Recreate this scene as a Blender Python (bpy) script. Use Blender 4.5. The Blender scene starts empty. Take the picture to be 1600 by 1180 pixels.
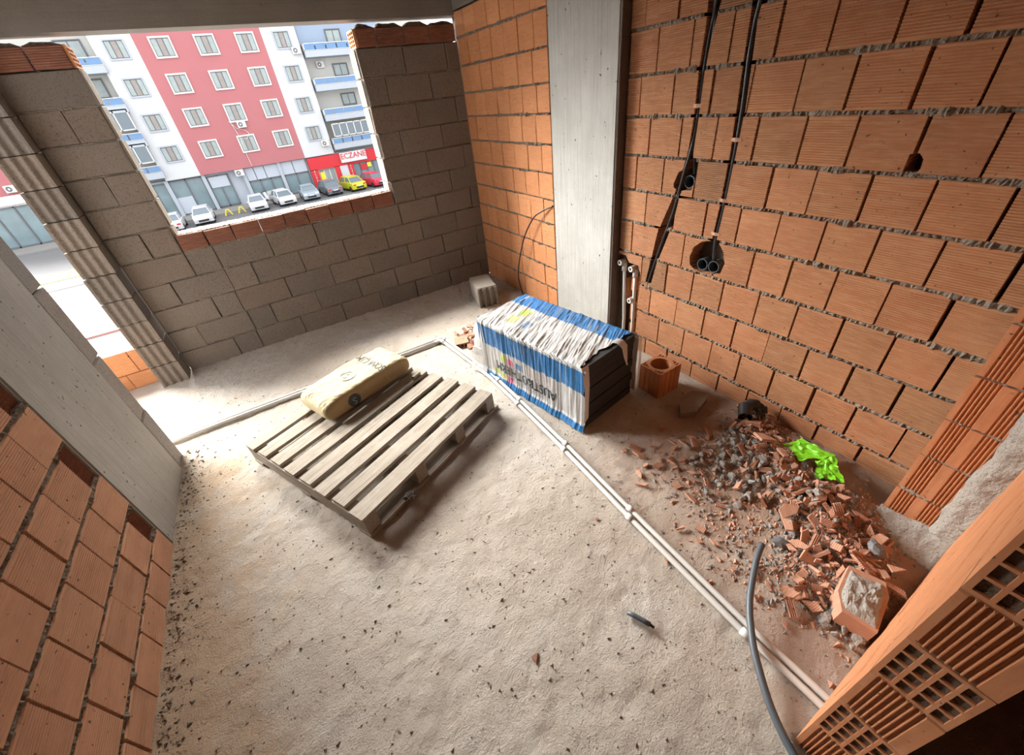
import bpy, bmesh, math, random
import numpy as np
from mathutils import Vector, Matrix
from mathutils.geometry import delaunay_2d_cdt

random.seed(7)
RNG = np.random.default_rng(7)
S = bpy.context.scene
C = S.collection

# ------------------------------------------------------------------ camera
H = 1.745
RW = [(0.84365356, -0.52708414, -0.10213219), (-0.38039964, -0.45259396, -0.80650779), (0.37887305, 0.71926422, -0.58233512)]
cam_d = bpy.data.cameras.new('camera')
cam_d.sensor_fit = 'HORIZONTAL'; cam_d.sensor_width = 36.0
cam_d.lens = 628.4 / 1600 * 36.0
cam_d.clip_start = 0.02; cam_d.clip_end = 400
cam = bpy.data.objects.new('camera', cam_d); C.objects.link(cam)
xr, yd, zf = [Vector(r) for r in RW]
M = Matrix((xr, -yd, -zf)).transposed().to_4x4(); M.translation = (0, 0, H)
cam.matrix_world = M
S.camera = cam

# ------------------------------------------------------------------ world, sun, exposure
w = bpy.data.worlds.new('overcast_sky'); S.world = w; w.use_nodes = True
bg = w.node_tree.nodes['Background']
bg.inputs[0].default_value = (0.93, 0.96, 1.0, 1); bg.inputs[1].default_value = 1.05
sun_d = bpy.data.lights.new('hazy_sun', 'SUN'); sun_d.energy = 17.0; sun_d.angle = math.radians(62); sun_d.color = (1.0, 0.97, 0.92)
sun = bpy.data.objects.new('hazy_sun', sun_d); C.objects.link(sun)
sun.rotation_euler = Vector((0.30, -0.84, -0.54)).to_track_quat('-Z', 'Y').to_euler()
S.view_settings.view_transform = 'Standard'; S.view_settings.look = 'None'
S.view_settings.gamma = 1.0; S.view_settings.use_curve_mapping = False
S.view_settings.exposure = 1.58

# ------------------------------------------------------------------ materials
MATS = {}
def new_mat(name, rough=0.85):
    m = bpy.data.materials.new(name); m.use_nodes = True
    nt = m.node_tree; b = nt.nodes['Principled BSDF']; b.inputs['Roughness'].default_value = rough
    MATS[name] = m
    return m, nt, b
def N(nt, t, **kw):
    n = nt.nodes.new(t)
    for k, v in kw.items(): setattr(n, k, v)
    return n
def L(nt, a, b): nt.links.new(a, b)
def ramp(nt, fac, stops):
    r = N(nt, 'ShaderNodeValToRGB'); e = r.color_ramp.elements
    while len(e) < len(stops): e.new(0.5)
    for el, (p, c) in zip(e, stops): el.position = p; el.color = (*c, 1) if len(c) == 3 else c
    L(nt, fac, r.inputs[0]); return r.outputs[0]
def coords(nt, rnd=True, scale=1.0):
    tc = N(nt, 'ShaderNodeTexCoord')
    if not rnd: return tc.outputs['Object'], tc.outputs['Object'], None
    oi = N(nt, 'ShaderNodeObjectInfo')
    mul = N(nt, 'ShaderNodeMath', operation='MULTIPLY'); mul.inputs[1].default_value = 37.0; L(nt, oi.outputs['Random'], mul.inputs[0])
    add = N(nt, 'ShaderNodeVectorMath', operation='ADD'); L(nt, tc.outputs['Object'], add.inputs[0]); L(nt, mul.outputs[0], add.inputs[1])
    return tc.outputs['Object'], add.outputs[0], oi.outputs['Random']
def noise(nt, vec, scale, detail=4, rough=0.6, dist=0):
    n = N(nt, 'ShaderNodeTexNoise'); n.inputs['Scale'].default_value = scale; n.inputs['Detail'].default_value = detail
    n.inputs['Roughness'].default_value = rough; n.inputs['Distortion'].default_value = dist
    if vec is not None: L(nt, vec, n.inputs['Vector'])
    return n.outputs['Fac']
def mixc(nt, fac, a, b, mode='MIX'):
    m = N(nt, 'ShaderNodeMix', data_type='RGBA', blend_type=mode)
    if isinstance(fac, float): m.inputs[0].default_value = fac
    else: L(nt, fac, m.inputs[0])
    for s, v in ((6, a), (7, b)):
        if isinstance(v, tuple): m.inputs[s].default_value = (*v, 1)
        else: L(nt, v, m.inputs[s])
    return m.outputs[2]
def mth(nt, op, a, b=0.0, clamp=False):
    m = N(nt, 'ShaderNodeMath', operation=op, use_clamp=clamp)
    for s, v in ((0, a), (1, b)):
        if isinstance(v, (int, float)): m.inputs[s].default_value = v
        else: L(nt, v, m.inputs[s])
    return m.outputs[0]
def bump(nt, b, h, dist, strength=1.0):
    n = N(nt, 'ShaderNodeBump'); n.inputs['Strength'].default_value = strength; n.inputs['Distance'].default_value = dist
    L(nt, h, n.inputs['Height']); L(nt, n.outputs[0], b.inputs['Normal'])

def brick_mat(name, ca, cb, cc, period=0.0092, axis='Z', gdepth=0.0016, pale=(0.62, 0.42, 0.25)):
    m, nt, b = new_mat(name, 0.9)
    raw, vec, rnd = coords(nt)
    col = ramp(nt, rnd, [(0.0, ca), (0.5, cb), (1.0, cc)])
    sv = N(nt, 'ShaderNodeMapping'); sv.inputs['Scale'].default_value = (3, 3, 22) if axis == 'Z' else (22, 3, 3); L(nt, vec, sv.inputs[0])
    streak = noise(nt, sv.outputs[0], 4, 4, 0.6)
    col = mixc(nt, mth(nt, 'MULTIPLY', ramp(nt, streak, [(0.42, (0, 0, 0)), (0.75, (1, 1, 1))]), 0.35), col, pale)
    blotch = noise(nt, vec, 9, 4, 0.65)
    col = mixc(nt, mth(nt, 'MULTIPLY', ramp(nt, blotch, [(0.45, (0, 0, 0)), (0.8, (1, 1, 1))]), 0.4), col, tuple(c * 0.62 for c in ca))
    spot = noise(nt, vec, 55, 2, 0.5)
    col = mixc(nt, ramp(nt, spot, [(0.70, (0, 0, 0)), (0.74, (1, 1, 1))]), col, (0.12, 0.06, 0.035))
    L(nt, col, b.inputs['Base Color'])
    sx = N(nt, 'ShaderNodeSeparateXYZ'); L(nt, raw, sx.inputs[0])
    wv = mth(nt, 'SINE', mth(nt, 'MULTIPLY', sx.outputs[axis], 2 * math.pi / period))
    amp = mth(nt, 'ADD', mth(nt, 'MULTIPLY', rnd, 0.6), 0.5)
    h = mth(nt, 'MULTIPLY', wv, amp)
    fine = noise(nt, vec, 160, 3, 0.6)
    h = mth(nt, 'ADD', h, mth(nt, 'MULTIPLY', fine, 0.8))
    bump(nt, b, h, gdepth)
    return m
brick_mat('terracotta_grooved', (0.41, 0.168, 0.074), (0.46, 0.20, 0.090), (0.37, 0.172, 0.078), gdepth=0.0022)
brick_mat('terracotta_ribbed', (0.41, 0.168, 0.074), (0.46, 0.20, 0.090), (0.37, 0.172, 0.078), gdepth=0.0004)
brick_mat('terracotta_left', (0.57, 0.295, 0.175), (0.61, 0.325, 0.195), (0.54, 0.285, 0.17), 0.0086, gdepth=0.0004)
brick_mat('terracotta_plain', (0.60, 0.245, 0.10), (0.56, 0.23, 0.095), (0.64, 0.28, 0.12), 0.03, 'Z', 0.0006, (0.75, 0.42, 0.2))
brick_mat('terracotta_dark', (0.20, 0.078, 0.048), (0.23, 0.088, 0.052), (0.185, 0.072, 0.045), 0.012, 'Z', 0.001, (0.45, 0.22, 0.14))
brick_mat('terracotta_fluted', (0.45, 0.175, 0.072), (0.47, 0.185, 0.078), (0.43, 0.175, 0.075), 0.03, 'X', 0.0002, (0.6, 0.33, 0.18))
brick_mat('terracotta_shard', (0.47, 0.235, 0.15), (0.53, 0.28, 0.18), (0.38, 0.185, 0.12), 0.006, 'X', 0.0005, (0.66, 0.45, 0.32))

def stone_mat(name, ca, cb, s1=6, s2=120, pits=(0.05, 0.045, 0.04), pit_at=0.66, bd=0.004, rough=0.92, rnd=True):
    m, nt, b = new_mat(name, rough)
    raw, vec, r = coords(nt, rnd)
    col = mixc(nt, noise(nt, vec, s1, 5, 0.65), ca, cb)
    sp = noise(nt, vec, s2, 4, 0.7)
    col = mixc(nt, mth(nt, 'MULTIPLY', ramp(nt, sp, [(pit_at - 0.06, (0, 0, 0)), (pit_at + 0.04, (1, 1, 1))]), 0.8), col, pits)
    if r is not None:
        col = mixc(nt, 1.0, col, ramp(nt, r, [(0, (0.80, 0.79, 0.78)), (0.5, (1, 0.97, 0.93)), (1, (0.92, 0.84, 0.78))]), 'MULTIPLY')
    L(nt, col, b.inputs['Base Color'])
    h = mth(nt, 'ADD', mth(nt, 'MULTIPLY', sp, -1.0), mth(nt, 'MULTIPLY', noise(nt, vec, s2 * 0.35, 4, 0.6), -0.8))
    bump(nt, b, h, bd)
    return m
stone_mat('pumice_block', (0.25, 0.215, 0.18), (0.185, 0.155, 0.13), 5, 95, (0.10, 0.085, 0.07), 0.60, 0.005)
stone_mat('pale_block', (0.55, 0.52, 0.46), (0.45, 0.42, 0.37), 9, 140, (0.25, 0.23, 0.2), 0.66, 0.003)
stone_mat('grey_block', (0.44, 0.43, 0.42), (0.34, 0.33, 0.32), 9, 130, (0.17, 0.16, 0.16), 0.60, 0.004)
stone_mat('mortar', (0.35, 0.305, 0.25), (0.24, 0.205, 0.17), 25, 170, (0.10, 0.085, 0.07), 0.62, 0.006)
stone_mat('cement_render', (0.44, 0.43, 0.40), (0.33, 0.32, 0.30), 14, 90, (0.12, 0.11, 0.10), 0.64, 0.008)
stone_mat('cement_lump', (0.47, 0.46, 0.44), (0.30, 0.29, 0.28), 40, 160, (0.10, 0.095, 0.09), 0.60, 0.005)
stone_mat('dark_stone', (0.25, 0.26, 0.28), (0.17, 0.17, 0.18), 30, 160, (0.06, 0.06, 0.06), 0.6, 0.004)
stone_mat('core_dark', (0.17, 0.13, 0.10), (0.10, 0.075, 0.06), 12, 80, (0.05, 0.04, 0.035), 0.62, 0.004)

def concrete_mat(name, ca, cb, streak_axis='Z', streak=0.55, pit=0.73):
    m, nt, b = new_mat(name, 0.8)
    raw, vec, _ = coords(nt, False)
    col = mixc(nt, ramp(nt, noise(nt, vec, 2.6, 6, 0.7), [(0.3, (0, 0, 0)), (0.7, (1, 1, 1))]), ca, cb)
    mp = N(nt, 'ShaderNodeMapping'); mp.inputs['Scale'].default_value = (26, 26, 0.7) if streak_axis == 'Z' else (0.7, 26, 26)
    L(nt, raw, mp.inputs[0])
    st = noise(nt, mp.outputs[0], 3, 6, 0.75)
    col = mixc(nt, mth(nt, 'MULTIPLY', ramp(nt, st, [(0.45, (0, 0, 0)), (0.72, (1, 1, 1))]), streak), col, tuple(c * 0.6 for c in ca))
    sp = noise(nt, vec, 38, 3, 0.5)
    pits = ramp(nt, sp, [(pit, (0, 0, 0)), (pit + 0.02, (1, 1, 1))])
    col = mixc(nt, pits, col, (0.09, 0.085, 0.075))
    L(nt, col, b.inputs['Base Color'])
    h = mth(nt, 'SUBTRACT', mth(nt, 'MULTIPLY', noise(nt, vec, 60, 5, 0.7), 0.35), mth(nt, 'ADD', pits, mth(nt, 'MULTIPLY', st, 0.5)))
    bump(nt, b, h, 0.007)
    return m
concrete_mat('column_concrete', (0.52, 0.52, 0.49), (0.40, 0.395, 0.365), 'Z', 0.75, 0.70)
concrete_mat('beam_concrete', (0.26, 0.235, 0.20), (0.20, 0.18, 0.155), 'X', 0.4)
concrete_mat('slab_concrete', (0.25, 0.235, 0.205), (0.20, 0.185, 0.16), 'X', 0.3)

def plain(name, col, rough=0.6, metal=0.0, spec=None, var=0.12, scale=8, bd=0.0):
    m, nt, b = new_mat(name, rough)
    raw, vec, _ = coords(nt, True)
    nf = noise(nt, vec, scale, 4, 0.6)
    c = mixc(nt, nf, tuple(x * (1 - var) for x in col), tuple(min(1, x * (1 + var)) for x in col))
    L(nt, c, b.inputs['Base Color']); b.inputs['Metallic'].default_value = metal
    if bd: bump(nt, b, noise(nt, vec, scale * 12, 4, 0.6), bd)
    return m
plain('pvc_white', (0.60, 0.59, 0.56), 0.4, var=0.08, scale=14)
plain('black_plastic', (0.018, 0.02, 0.023), 0.38)
plain('grey_hose', (0.075, 0.09, 0.105), 0.45)
plain('eps_charcoal', (0.030, 0.030, 0.032), 0.8, var=0.4, scale=90, bd=0.002)
plain('green_sheet', (0.21, 0.62, 0.02), 0.4, var=0.2, scale=25)
plain('ink_dark', (0.035, 0.045, 0.06), 0.6)
plain('ink_teal', (0.25, 0.31, 0.27), 0.7)
plain('ink_brown', (0.30, 0.21, 0.10), 0.7)
plain('paper_white', (0.8, 0.78, 0.74), 0.7)
# timber
m, nt, b = new_mat('pallet_timber', 0.85)
raw, vec, rnd = coords(nt)
mp = N(nt, 'ShaderNodeMapping'); mp.inputs['Scale'].default_value = (1.3, 30, 30); L(nt, vec, mp.inputs[0])
g = noise(nt, mp.outputs[0], 3, 5, 0.65, 0.6)
col = ramp(nt, g, [(0.25, (0.17, 0.135, 0.10)), (0.5, (0.31, 0.265, 0.21)), (0.8, (0.39, 0.345, 0.28))])
col = mixc(nt, mth(nt, 'MULTIPLY', ramp(nt, noise(nt, vec, 11, 5, 0.7), [(0.5, (0, 0, 0)), (0.72, (1, 1, 1))]), 0.55), col, (0.40, 0.37, 0.325))
col = mixc(nt, mth(nt, 'MULTIPLY', ramp(nt, noise(nt, vec, 23, 5, 0.75), [(0.58, (0, 0, 0)), (0.70, (1, 1, 1))]), 0.6), col, (0.20, 0.16, 0.125))
L(nt, col, b.inputs['Base Color']); bump(nt, b, g, 0.003)
# attribute-coloured films / paper
def attr_mat(name, rough, spec=0.5, alpha=1.0, bscale=70, bd=0.002):
    m, nt, b = new_mat(name, rough)
    a = N(nt, 'ShaderNodeVertexColor'); a.layer_name = 'print'
    raw, vec, _ = coords(nt, False)
    col = mixc(nt, mth(nt, 'MULTIPLY', ramp(nt, noise(nt, vec, 26, 5, 0.7), [(0.5, (0, 0, 0)), (0.78, (1, 1, 1))]), 0.30), a.outputs['Color'], (0.42, 0.39, 0.34))
    L(nt, col, b.inputs['Base Color']); b.inputs['Alpha'].default_value = alpha
    bump(nt, b, noise(nt, vec, bscale, 3, 0.6), bd)
    return m
attr_mat('printed_film', 0.32)
attr_mat('cement_paper', 0.8, bscale=40, bd=0.001)
m, nt, b = new_mat('clear_film', 0.25)
raw, vec, _ = coords(nt, False)
b.inputs['Base Color'].default_value = (0.72, 0.73, 0.72, 1); b.inputs['Alpha'].default_value = 0.72
bump(nt, b, noise(nt, vec, 45, 4, 0.6, 1.0), 0.004)
# floor
m, nt, b = new_mat('dusty_screed', 0.9)
tc = N(nt, 'ShaderNodeTexCoord'); P = tc.outputs['Object']
big = noise(nt, P, 1.6, 5, 0.6, 0.4)
col = ramp(nt, big, [(0.3, (0.47, 0.405, 0.335)), (0.5, (0.56, 0.495, 0.42)), (0.7, (0.60, 0.565, 0.52))])
med = noise(nt, P, 9, 6, 0.75)
col = mixc(nt, mth(nt, 'MULTIPLY', ramp(nt, med, [(0.45, (0, 0, 0)), (0.75, (1, 1, 1))]), 0.5), col, (0.40, 0.325, 0.25))
sx = N(nt, 'ShaderNodeSeparateXYZ'); L(nt, P, sx.inputs[0])
def smooth(v, lo, hi):
    mr = N(nt, 'ShaderNodeMapRange', interpolation_type='SMOOTHSTEP'); mr.inputs[1].default_value = lo; mr.inputs[2].default_value = hi
    L(nt, v, mr.inputs[0]); return mr.outputs[0]
wob = mth(nt, 'MULTIPLY', mth(nt, 'SUBTRACT', noise(nt, P, 3.3, 5, 0.7), 0.5), 1.3)
xw = mth(nt, 'ADD', sx.outputs['X'], wob); yw = mth(nt, 'ADD', sx.outputs['Y'], wob)
red = mth(nt, 'MULTIPLY', smooth(xw, 0.75, 1.55), smooth(yw, 1.5, 0.9))
col = mixc(nt, mth(nt, 'MULTIPLY', red, 0.72), col, (0.37, 0.205, 0.125))
sand = mth(nt, 'MULTIPLY', smooth(xw, -0.45, -0.95), smooth(yw, 3.0, 2.2))
col = mixc(nt, mth(nt, 'MULTIPLY', sand, 0.6), col, (0.55, 0.36, 0.20))
spk = noise(nt, P, 70, 4, 0.7)
col = mixc(nt, mth(nt, 'MULTIPLY', ramp(nt, spk, [(0.60, (0, 0, 0)), (0.70, (1, 1, 1))]), 0.45), col, (0.24, 0.19, 0.15))
L(nt, col, b.inputs['Base Color'])
h = mth(nt, 'ADD', mth(nt, 'MULTIPLY', noise(nt, P, 55, 6, 0.75), 1.0), mth(nt, 'MULTIPLY', noise(nt, P, 150, 4, 0.7), 0.5))
bump(nt, b, h, 0.011)
# outdoors
plain('facade_pink', (0.37, 0.132, 0.138), 0.9, var=0.06, scale=0.5)
plain('facade_white', (0.50, 0.505, 0.515), 0.9, var=0.04, scale=0.5)
plain('facade_grey', (0.36, 0.39, 0.43), 0.9, var=0.06, scale=0.5)
plain('facade_bluegrey', (0.25, 0.31, 0.40), 0.9, var=0.06, scale=0.5)
plain('facade_cream', (0.46, 0.455, 0.42), 0.9, var=0.05, scale=0.5)
plain('frame_grey', (0.12, 0.12, 0.13), 0.6)
plain('frame_white', (0.56, 0.545, 0.51), 0.6)
plain('curtain', (0.27, 0.31, 0.30), 0.35, var=0.25, scale=3)
plain('curtain_warm', (0.24, 0.21, 0.19), 0.35, var=0.25, scale=3)
plain('shop_glass', (0.17, 0.23, 0.25), 0.2, var=0.35, scale=0.8)
plain('shop_panel', (0.40, 0.43, 0.48), 0.5, var=0.05)
plain('rail_blue', (0.10, 0.20, 0.36), 0.25, var=0.15, scale=2)
plain('sign_red', (0.50, 0.012, 0.02), 0.5, var=0.05)
plain('sign_white', (0.55, 0.54, 0.53), 0.5)
plain('asphalt', (0.14, 0.14, 0.14), 0.9, var=0.1, scale=0.6)
plain('pavement', (0.22, 0.215, 0.20), 0.9, var=0.1, scale=0.6)
plain('red_pavers', (0.42, 0.20, 0.17), 0.9, var=0.15, scale=1.5)
plain('grass', (0.24, 0.30, 0.12), 0.95, var=0.35, scale=1.2)
plain('rubble_ground', (0.46, 0.43, 0.38), 0.95, var=0.3, scale=1.2)
plain('car_white', (0.55, 0.55, 0.56), 0.3); plain('car_grey', (0.15, 0.16, 0.175), 0.3); plain('car_silver', (0.26, 0.31, 0.35), 0.3)
plain('car_yellow', (0.48, 0.47, 0.015), 0.3); plain('car_red', (0.60, 0.03, 0.07), 0.3)
plain('car_glass', (0.12, 0.15, 0.17), 0.15); plain('tyre', (0.02, 0.02, 0.02), 0.8); plain('lamp_red', (0.5, 0.02, 0.02), 0.3); plain('lamp_clear', (0.75, 0.75, 0.72), 0.2)
plain('potted_green', (0.10, 0.22, 0.05), 0.8); plain('bollard_yellow', (0.80, 0.60, 0.03), 0.5)

# ------------------------------------------------------------------ mesh helpers
def new_obj(name, me, mat=None, parent=None, loc=(0, 0, 0), rot=(0, 0, 0), smooth_=False):
    o = bpy.data.objects.new(name, me); C.objects.link(o)
    if mat and me is not None and not me.materials: me.materials.append(MATS[mat])
    if smooth_: me.polygons.foreach_set('use_smooth', [True] * len(me.polygons))
    o.location = loc; o.rotation_euler = rot
    if parent is not None: o.parent = parent
    return o
def tag(o, label=None, cat=None, group=None, kind=None):
    if label: o['label'] = label
    if cat: o['category'] = cat
    if group: o['group'] = group
    if kind: o['kind'] = kind
    return o
def thing(name, label, cat, loc=(0, 0, 0), rz=0.0, group=None):
    return tag(new_obj(name, None, loc=loc, rot=(0, 0, rz)), label, cat, group)

class MB:
    def __init__(s): s.v = []; s.f = []
    def add(s, v, f):
        n = len(s.v); s.v += [tuple(p) for p in v]; s.f += [tuple(i + n for i in q) for q in f]; return s
    def box(s, x0, x1, y0, y1, z0, z1):
        return s.add([(x0, y0, z0), (x1, y0, z0), (x1, y1, z0), (x0, y1, z0), (x0, y0, z1), (x1, y0, z1), (x1, y1, z1), (x0, y1, z1)],
                     [(0, 3, 2, 1), (4, 5, 6, 7), (0, 1, 5, 4), (1, 2, 6, 5), (2, 3, 7, 6), (3, 0, 4, 7)])
    def prism(s, poly, a0, a1, axis):          # poly in the two other axes, in order x,y,z without axis
        n = len(poly); V = []
        for a in (a0, a1):
            for p in poly:
                q = list(p); q.insert(axis, a); V.append(q)
        F = [tuple(range(n)), tuple(range(2 * n - 1, n - 1, -1))] + [(i, i + n, (i + 1) % n + n, (i + 1) % n) for i in range(n)]
        return s.add(V, F)
    def tube(s, pts, r, n=10, closed=True):
        pts = [Vector(p) for p in pts]; rs = r if isinstance(r, (list, tuple)) else [r] * len(pts)
        up = None; V = []
        for i, p in enumerate(pts):
            t = (pts[min(i + 1, len(pts) - 1)] - pts[max(i - 1, 0)]).normalized()
            if up is None: up = t.orthogonal().normalized()
            up = (up - up.dot(t) * t).normalized(); sd = t.cross(up)
            for k in range(n):
                a = 2 * math.pi * k / n; V.append(p + (math.cos(a) * up + math.sin(a) * sd) * rs[i])
        F = [(i * n + k, i * n + (k + 1) % n, (i + 1) * n + (k + 1) % n, (i + 1) * n + k) for i in range(len(pts) - 1) for k in range(n)]
        if closed: F += [tuple(range(n - 1, -1, -1)), tuple(range((len(pts) - 1) * n, len(pts) * n))]
        return s.add(V, F)
    def ring(s, c, axis, ro, ri, d, n=20):     # short hollow pipe along axis from c
        c = Vector(c); ax = Vector(axis).normalized(); u = ax.orthogonal().normalized(); v = ax.cross(u); V = []
        for (rr, dd) in ((ro, 0), (ro, d), (ri, d), (ri, 0)):
            for k in range(n):
                a = 2 * math.pi * k / n; V.append(c + (u * math.cos(a) + v * math.sin(a)) * rr + ax * dd)
        F = [(j * n + k, ((j + 1) % 4) * n + k, ((j + 1) % 4) * n + (k + 1) % n, j * n + (k + 1) % n) for j in range(4) for k in range(n)]
        return s.add(V, F)
    def mesh(s, name):
        me = bpy.data.meshes.new(name); me.from_pydata(s.v, [], s.f); me.update()
        bm = bmesh.new(); bm.from_mesh(me); bmesh.ops.recalc_face_normals(bm, faces=bm.faces); bm.to_mesh(me); bm.free()
        return me
    def build(s, name, mat, parent=None, loc=(0, 0, 0), rot=(0, 0, 0), smooth_=False):
        return new_obj(name, s.mesh(name), mat, parent, loc, rot, smooth_)

def hash2(ix, iy, seed):
    h = (ix.astype(np.int64) * 374761393 + iy.astype(np.int64) * 668265263 + seed * 1442695041) & 0xFFFFFFFF
    h = ((h ^ (h >> 13)) * 1274126177) & 0xFFFFFFFF
    return ((h ^ (h >> 16)) & 0xFFFF) / 65535.0
def vnoise(x, y, seed=0):
    x = np.asarray(x, float); y = np.asarray(y, float)
    ix = np.floor(x); iy = np.floor(y); fx = x - ix; fy = y - iy
    fx = fx * fx * (3 - 2 * fx); fy = fy * fy * (3 - 2 * fy)
    a = hash2(ix, iy, seed); b_ = hash2(ix + 1, iy, seed); c = hash2(ix, iy + 1, seed); d = hash2(ix + 1, iy + 1, seed)
    return (a * (1 - fx) + b_ * fx) * (1 - fy) + (c * (1 - fx) + d * fx) * fy
def fbm(x, y, o=4, seed=0):
    t = 0; a = 0.5
    for k in range(o): t = t + a * vnoise(x * 2 ** k, y * 2 ** k, seed + k); a *= 0.5
    return t
def grid_mesh(name, X, Y, Z):
    n, m_ = X.shape
    V = np.stack([X, Y, Z], -1).reshape(-1, 3)
    i = np.arange(n * m_).reshape(n, m_)
    F = np.stack([i[:-1, :-1], i[1:, :-1], i[1:, 1:], i[:-1, 1:]], -1).reshape(-1, 4)
    me = bpy.data.meshes.new(name); me.from_pydata(V.tolist(), [], F.tolist()); me.update()
    return me
def cut_mesh(outer, cuts, d, holes=None):
    """outer polygon minus cut polygons in (x,z), extruded from y=0 to y=d"""
    pts = []; edges = []
    for poly in [outer] + cuts:
        n = len(pts); pts += [Vector((p[0], p[1])) for p in poly]; edges += [(n + i, n + (i + 1) % len(poly)) for i in range(len(poly))]
    vo, eo, fo, *_ = delaunay_2d_cdt(pts, edges, [], 0, 1e-6)
    def inside(p, poly):
        c = False; j = len(poly) - 1
        for i in range(len(poly)):
            a, b_ = poly[i], poly[j]
            if (a[1] > p[1]) != (b_[1] > p[1]) and p[0] < (b_[0] - a[0]) * (p[1] - a[1]) / (b_[1] - a[1]) + a[0]: c = not c
            j = i
        return c
    keep = []
    for f in fo:
        ce = sum((vo[i] for i in f), Vector((0, 0))) / len(f)
        if inside(ce, outer) and not any(inside(ce, q) for q in cuts): keep.append(f)
    used = sorted({i for f in keep for i in f}); mp_ = {k: j for j, k in enumerate(used)}; n = len(used)
    if not keep: return None
    mb = MB(); V = [(vo[i][0], 0, vo[i][1]) for i in used] + [(vo[i][0], d, vo[i][1]) for i in used]
    F = []; cnt = {}
    for f in keep:
        g_ = [mp_[i] for i in f]; F.append(tuple(g_)); F.append(tuple(i + n for i in reversed(g_)))
        for a, b_ in zip(g_, g_[1:] + g_[:1]): cnt.setdefault((min(a, b_), max(a, b_)), []).append((a, b_))
    for k, l in cnt.items():
        if len(l) == 1: a, b_ = l[0]; F.append((b_, a, a + n, b_ + n))
    mb.add(V, F); return mb
def chamfer_box(w_, d, h, c=0.004, j=0.002):
    r = lambda: random.uniform(-j, j)
    V = []
    for (ins, y) in ((c, 0), (0, c), (0, d)):
        for sx_, sz in ((-1, -1), (1, -1), (1, 1), (-1, 1)):
            V.append((sx_ * (w_ / 2 - ins) + r() * (y < d), y + (r() * 0.6 if y == 0 else 0), sz * (h / 2 - ins) + r() * (y < d)))
    F = [(0, 1, 2, 3)]
    for k in (0, 4):
        for i in range(4): F.append((k + (i + 1) % 4, k + i, k + 4 + i, k + 4 + (i + 1) % 4))
    F.append((11, 10, 9, 8))
    return MB().add(V, F)

def ribbed_box(w_, d, h, gd, pitch=0.0095):
    n = int((h - 0.016) / pitch); z = -h / 2; jl = [random.uniform(-0.0015, 0.0015) for _ in range(2)]
    pr = [(0.004, z), (0.0, z + 0.004)]; z0 = -n * pitch / 2
    for k in range(n):
        a = z0 + k * pitch; pr += [(0, a + pitch * 0.22), (gd, a + pitch * 0.36), (gd, a + pitch * 0.62), (0, a + pitch * 0.76)]
    pr += [(0.0, h / 2 - 0.004), (0.004, h / 2), (d, h / 2), (d, -h / 2)]
    return MB().prism(pr, -w_ / 2 + jl[0], w_ / 2 + jl[1], 0)

# ------------------------------------------------------------------ walls of separate bricks
def brick(parent, name, x0, x1, z0, z1, mat, d=0.095, cuts=None, j=0.002, off=0.003, tilt=0.004, c=0.004, ribs=0.0):
    cx, cz = (x0 + x1) / 2, (z0 + z1) / 2
    if cuts:
        outer = [(x0 - cx, z0 - cz), (x1 - cx, z0 - cz), (x1 - cx, z1 - cz), (x0 - cx, z1 - cz)]
        mb = cut_mesh(outer, [[(p[0] - cx, p[1] - cz) for p in q] for q in cuts], d)
        if mb is None: return None
    elif ribs: mb = ribbed_box(x1 - x0, d, z1 - z0, ribs * random.choice((0.35, 0.8, 1.0, 1.0, 1.2)))
    else: mb = chamfer_box(x1 - x0, d, z1 - z0, c, j)
    return mb.build(name, mat, parent, (cx, random.uniform(-off, off), cz), (random.uniform(-tilt, tilt), random.uniform(-tilt, tilt) * 0.7, random.uniform(-tilt, tilt)))
def mortar_strip(parent, x0, x1, z, hh, d=0.09, rec=0.004, rough=0.006, step=0.007, mat='mortar'):
    n = max(3, int((x1 - x0) / step)); xs = np.linspace(x0, x1, n); V = []
    sd = random.randint(0, 9999)
    lump = fbm(xs * 14, xs * 0 + sd, 4, sd)
    for i, x in enumerate(xs):
        a = hh * (0.55 + 1.15 * lump[i]) + random.uniform(-0.0025, 0.0025); f = rec + random.uniform(-rough, rough * 0.6) + (0.5 - lump[i]) * 0.022
        g_ = random.uniform(-0.003, 0.003)
        V += [(x, d, z - a), (x, f + 0.003, z - a), (x, f - 0.003 + random.uniform(-rough, rough), z + g_), (x, f + 0.003, z + a), (x, d, z + a)]
    F = [(i * 5 + k, (i + 1) * 5 + k, (i + 1) * 5 + k + 1, i * 5 + k + 1) for i in range(n - 1) for k in range(4)]
    return MB().add(V, F).build('mortar_joint', mat, parent)
def wall(name, loc, rz, boxes, mat='core_dark'):
    mb = MB()
    for q in boxes: mb.box(*q)
    return tag(mb.build(name, mat, None, loc, (0, 0, rz)), kind='structure')

XR, XL, XF, YB = 2.094, -1.021, 2.03, 4.083
ZT = 2.75
PI = math.pi

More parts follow.
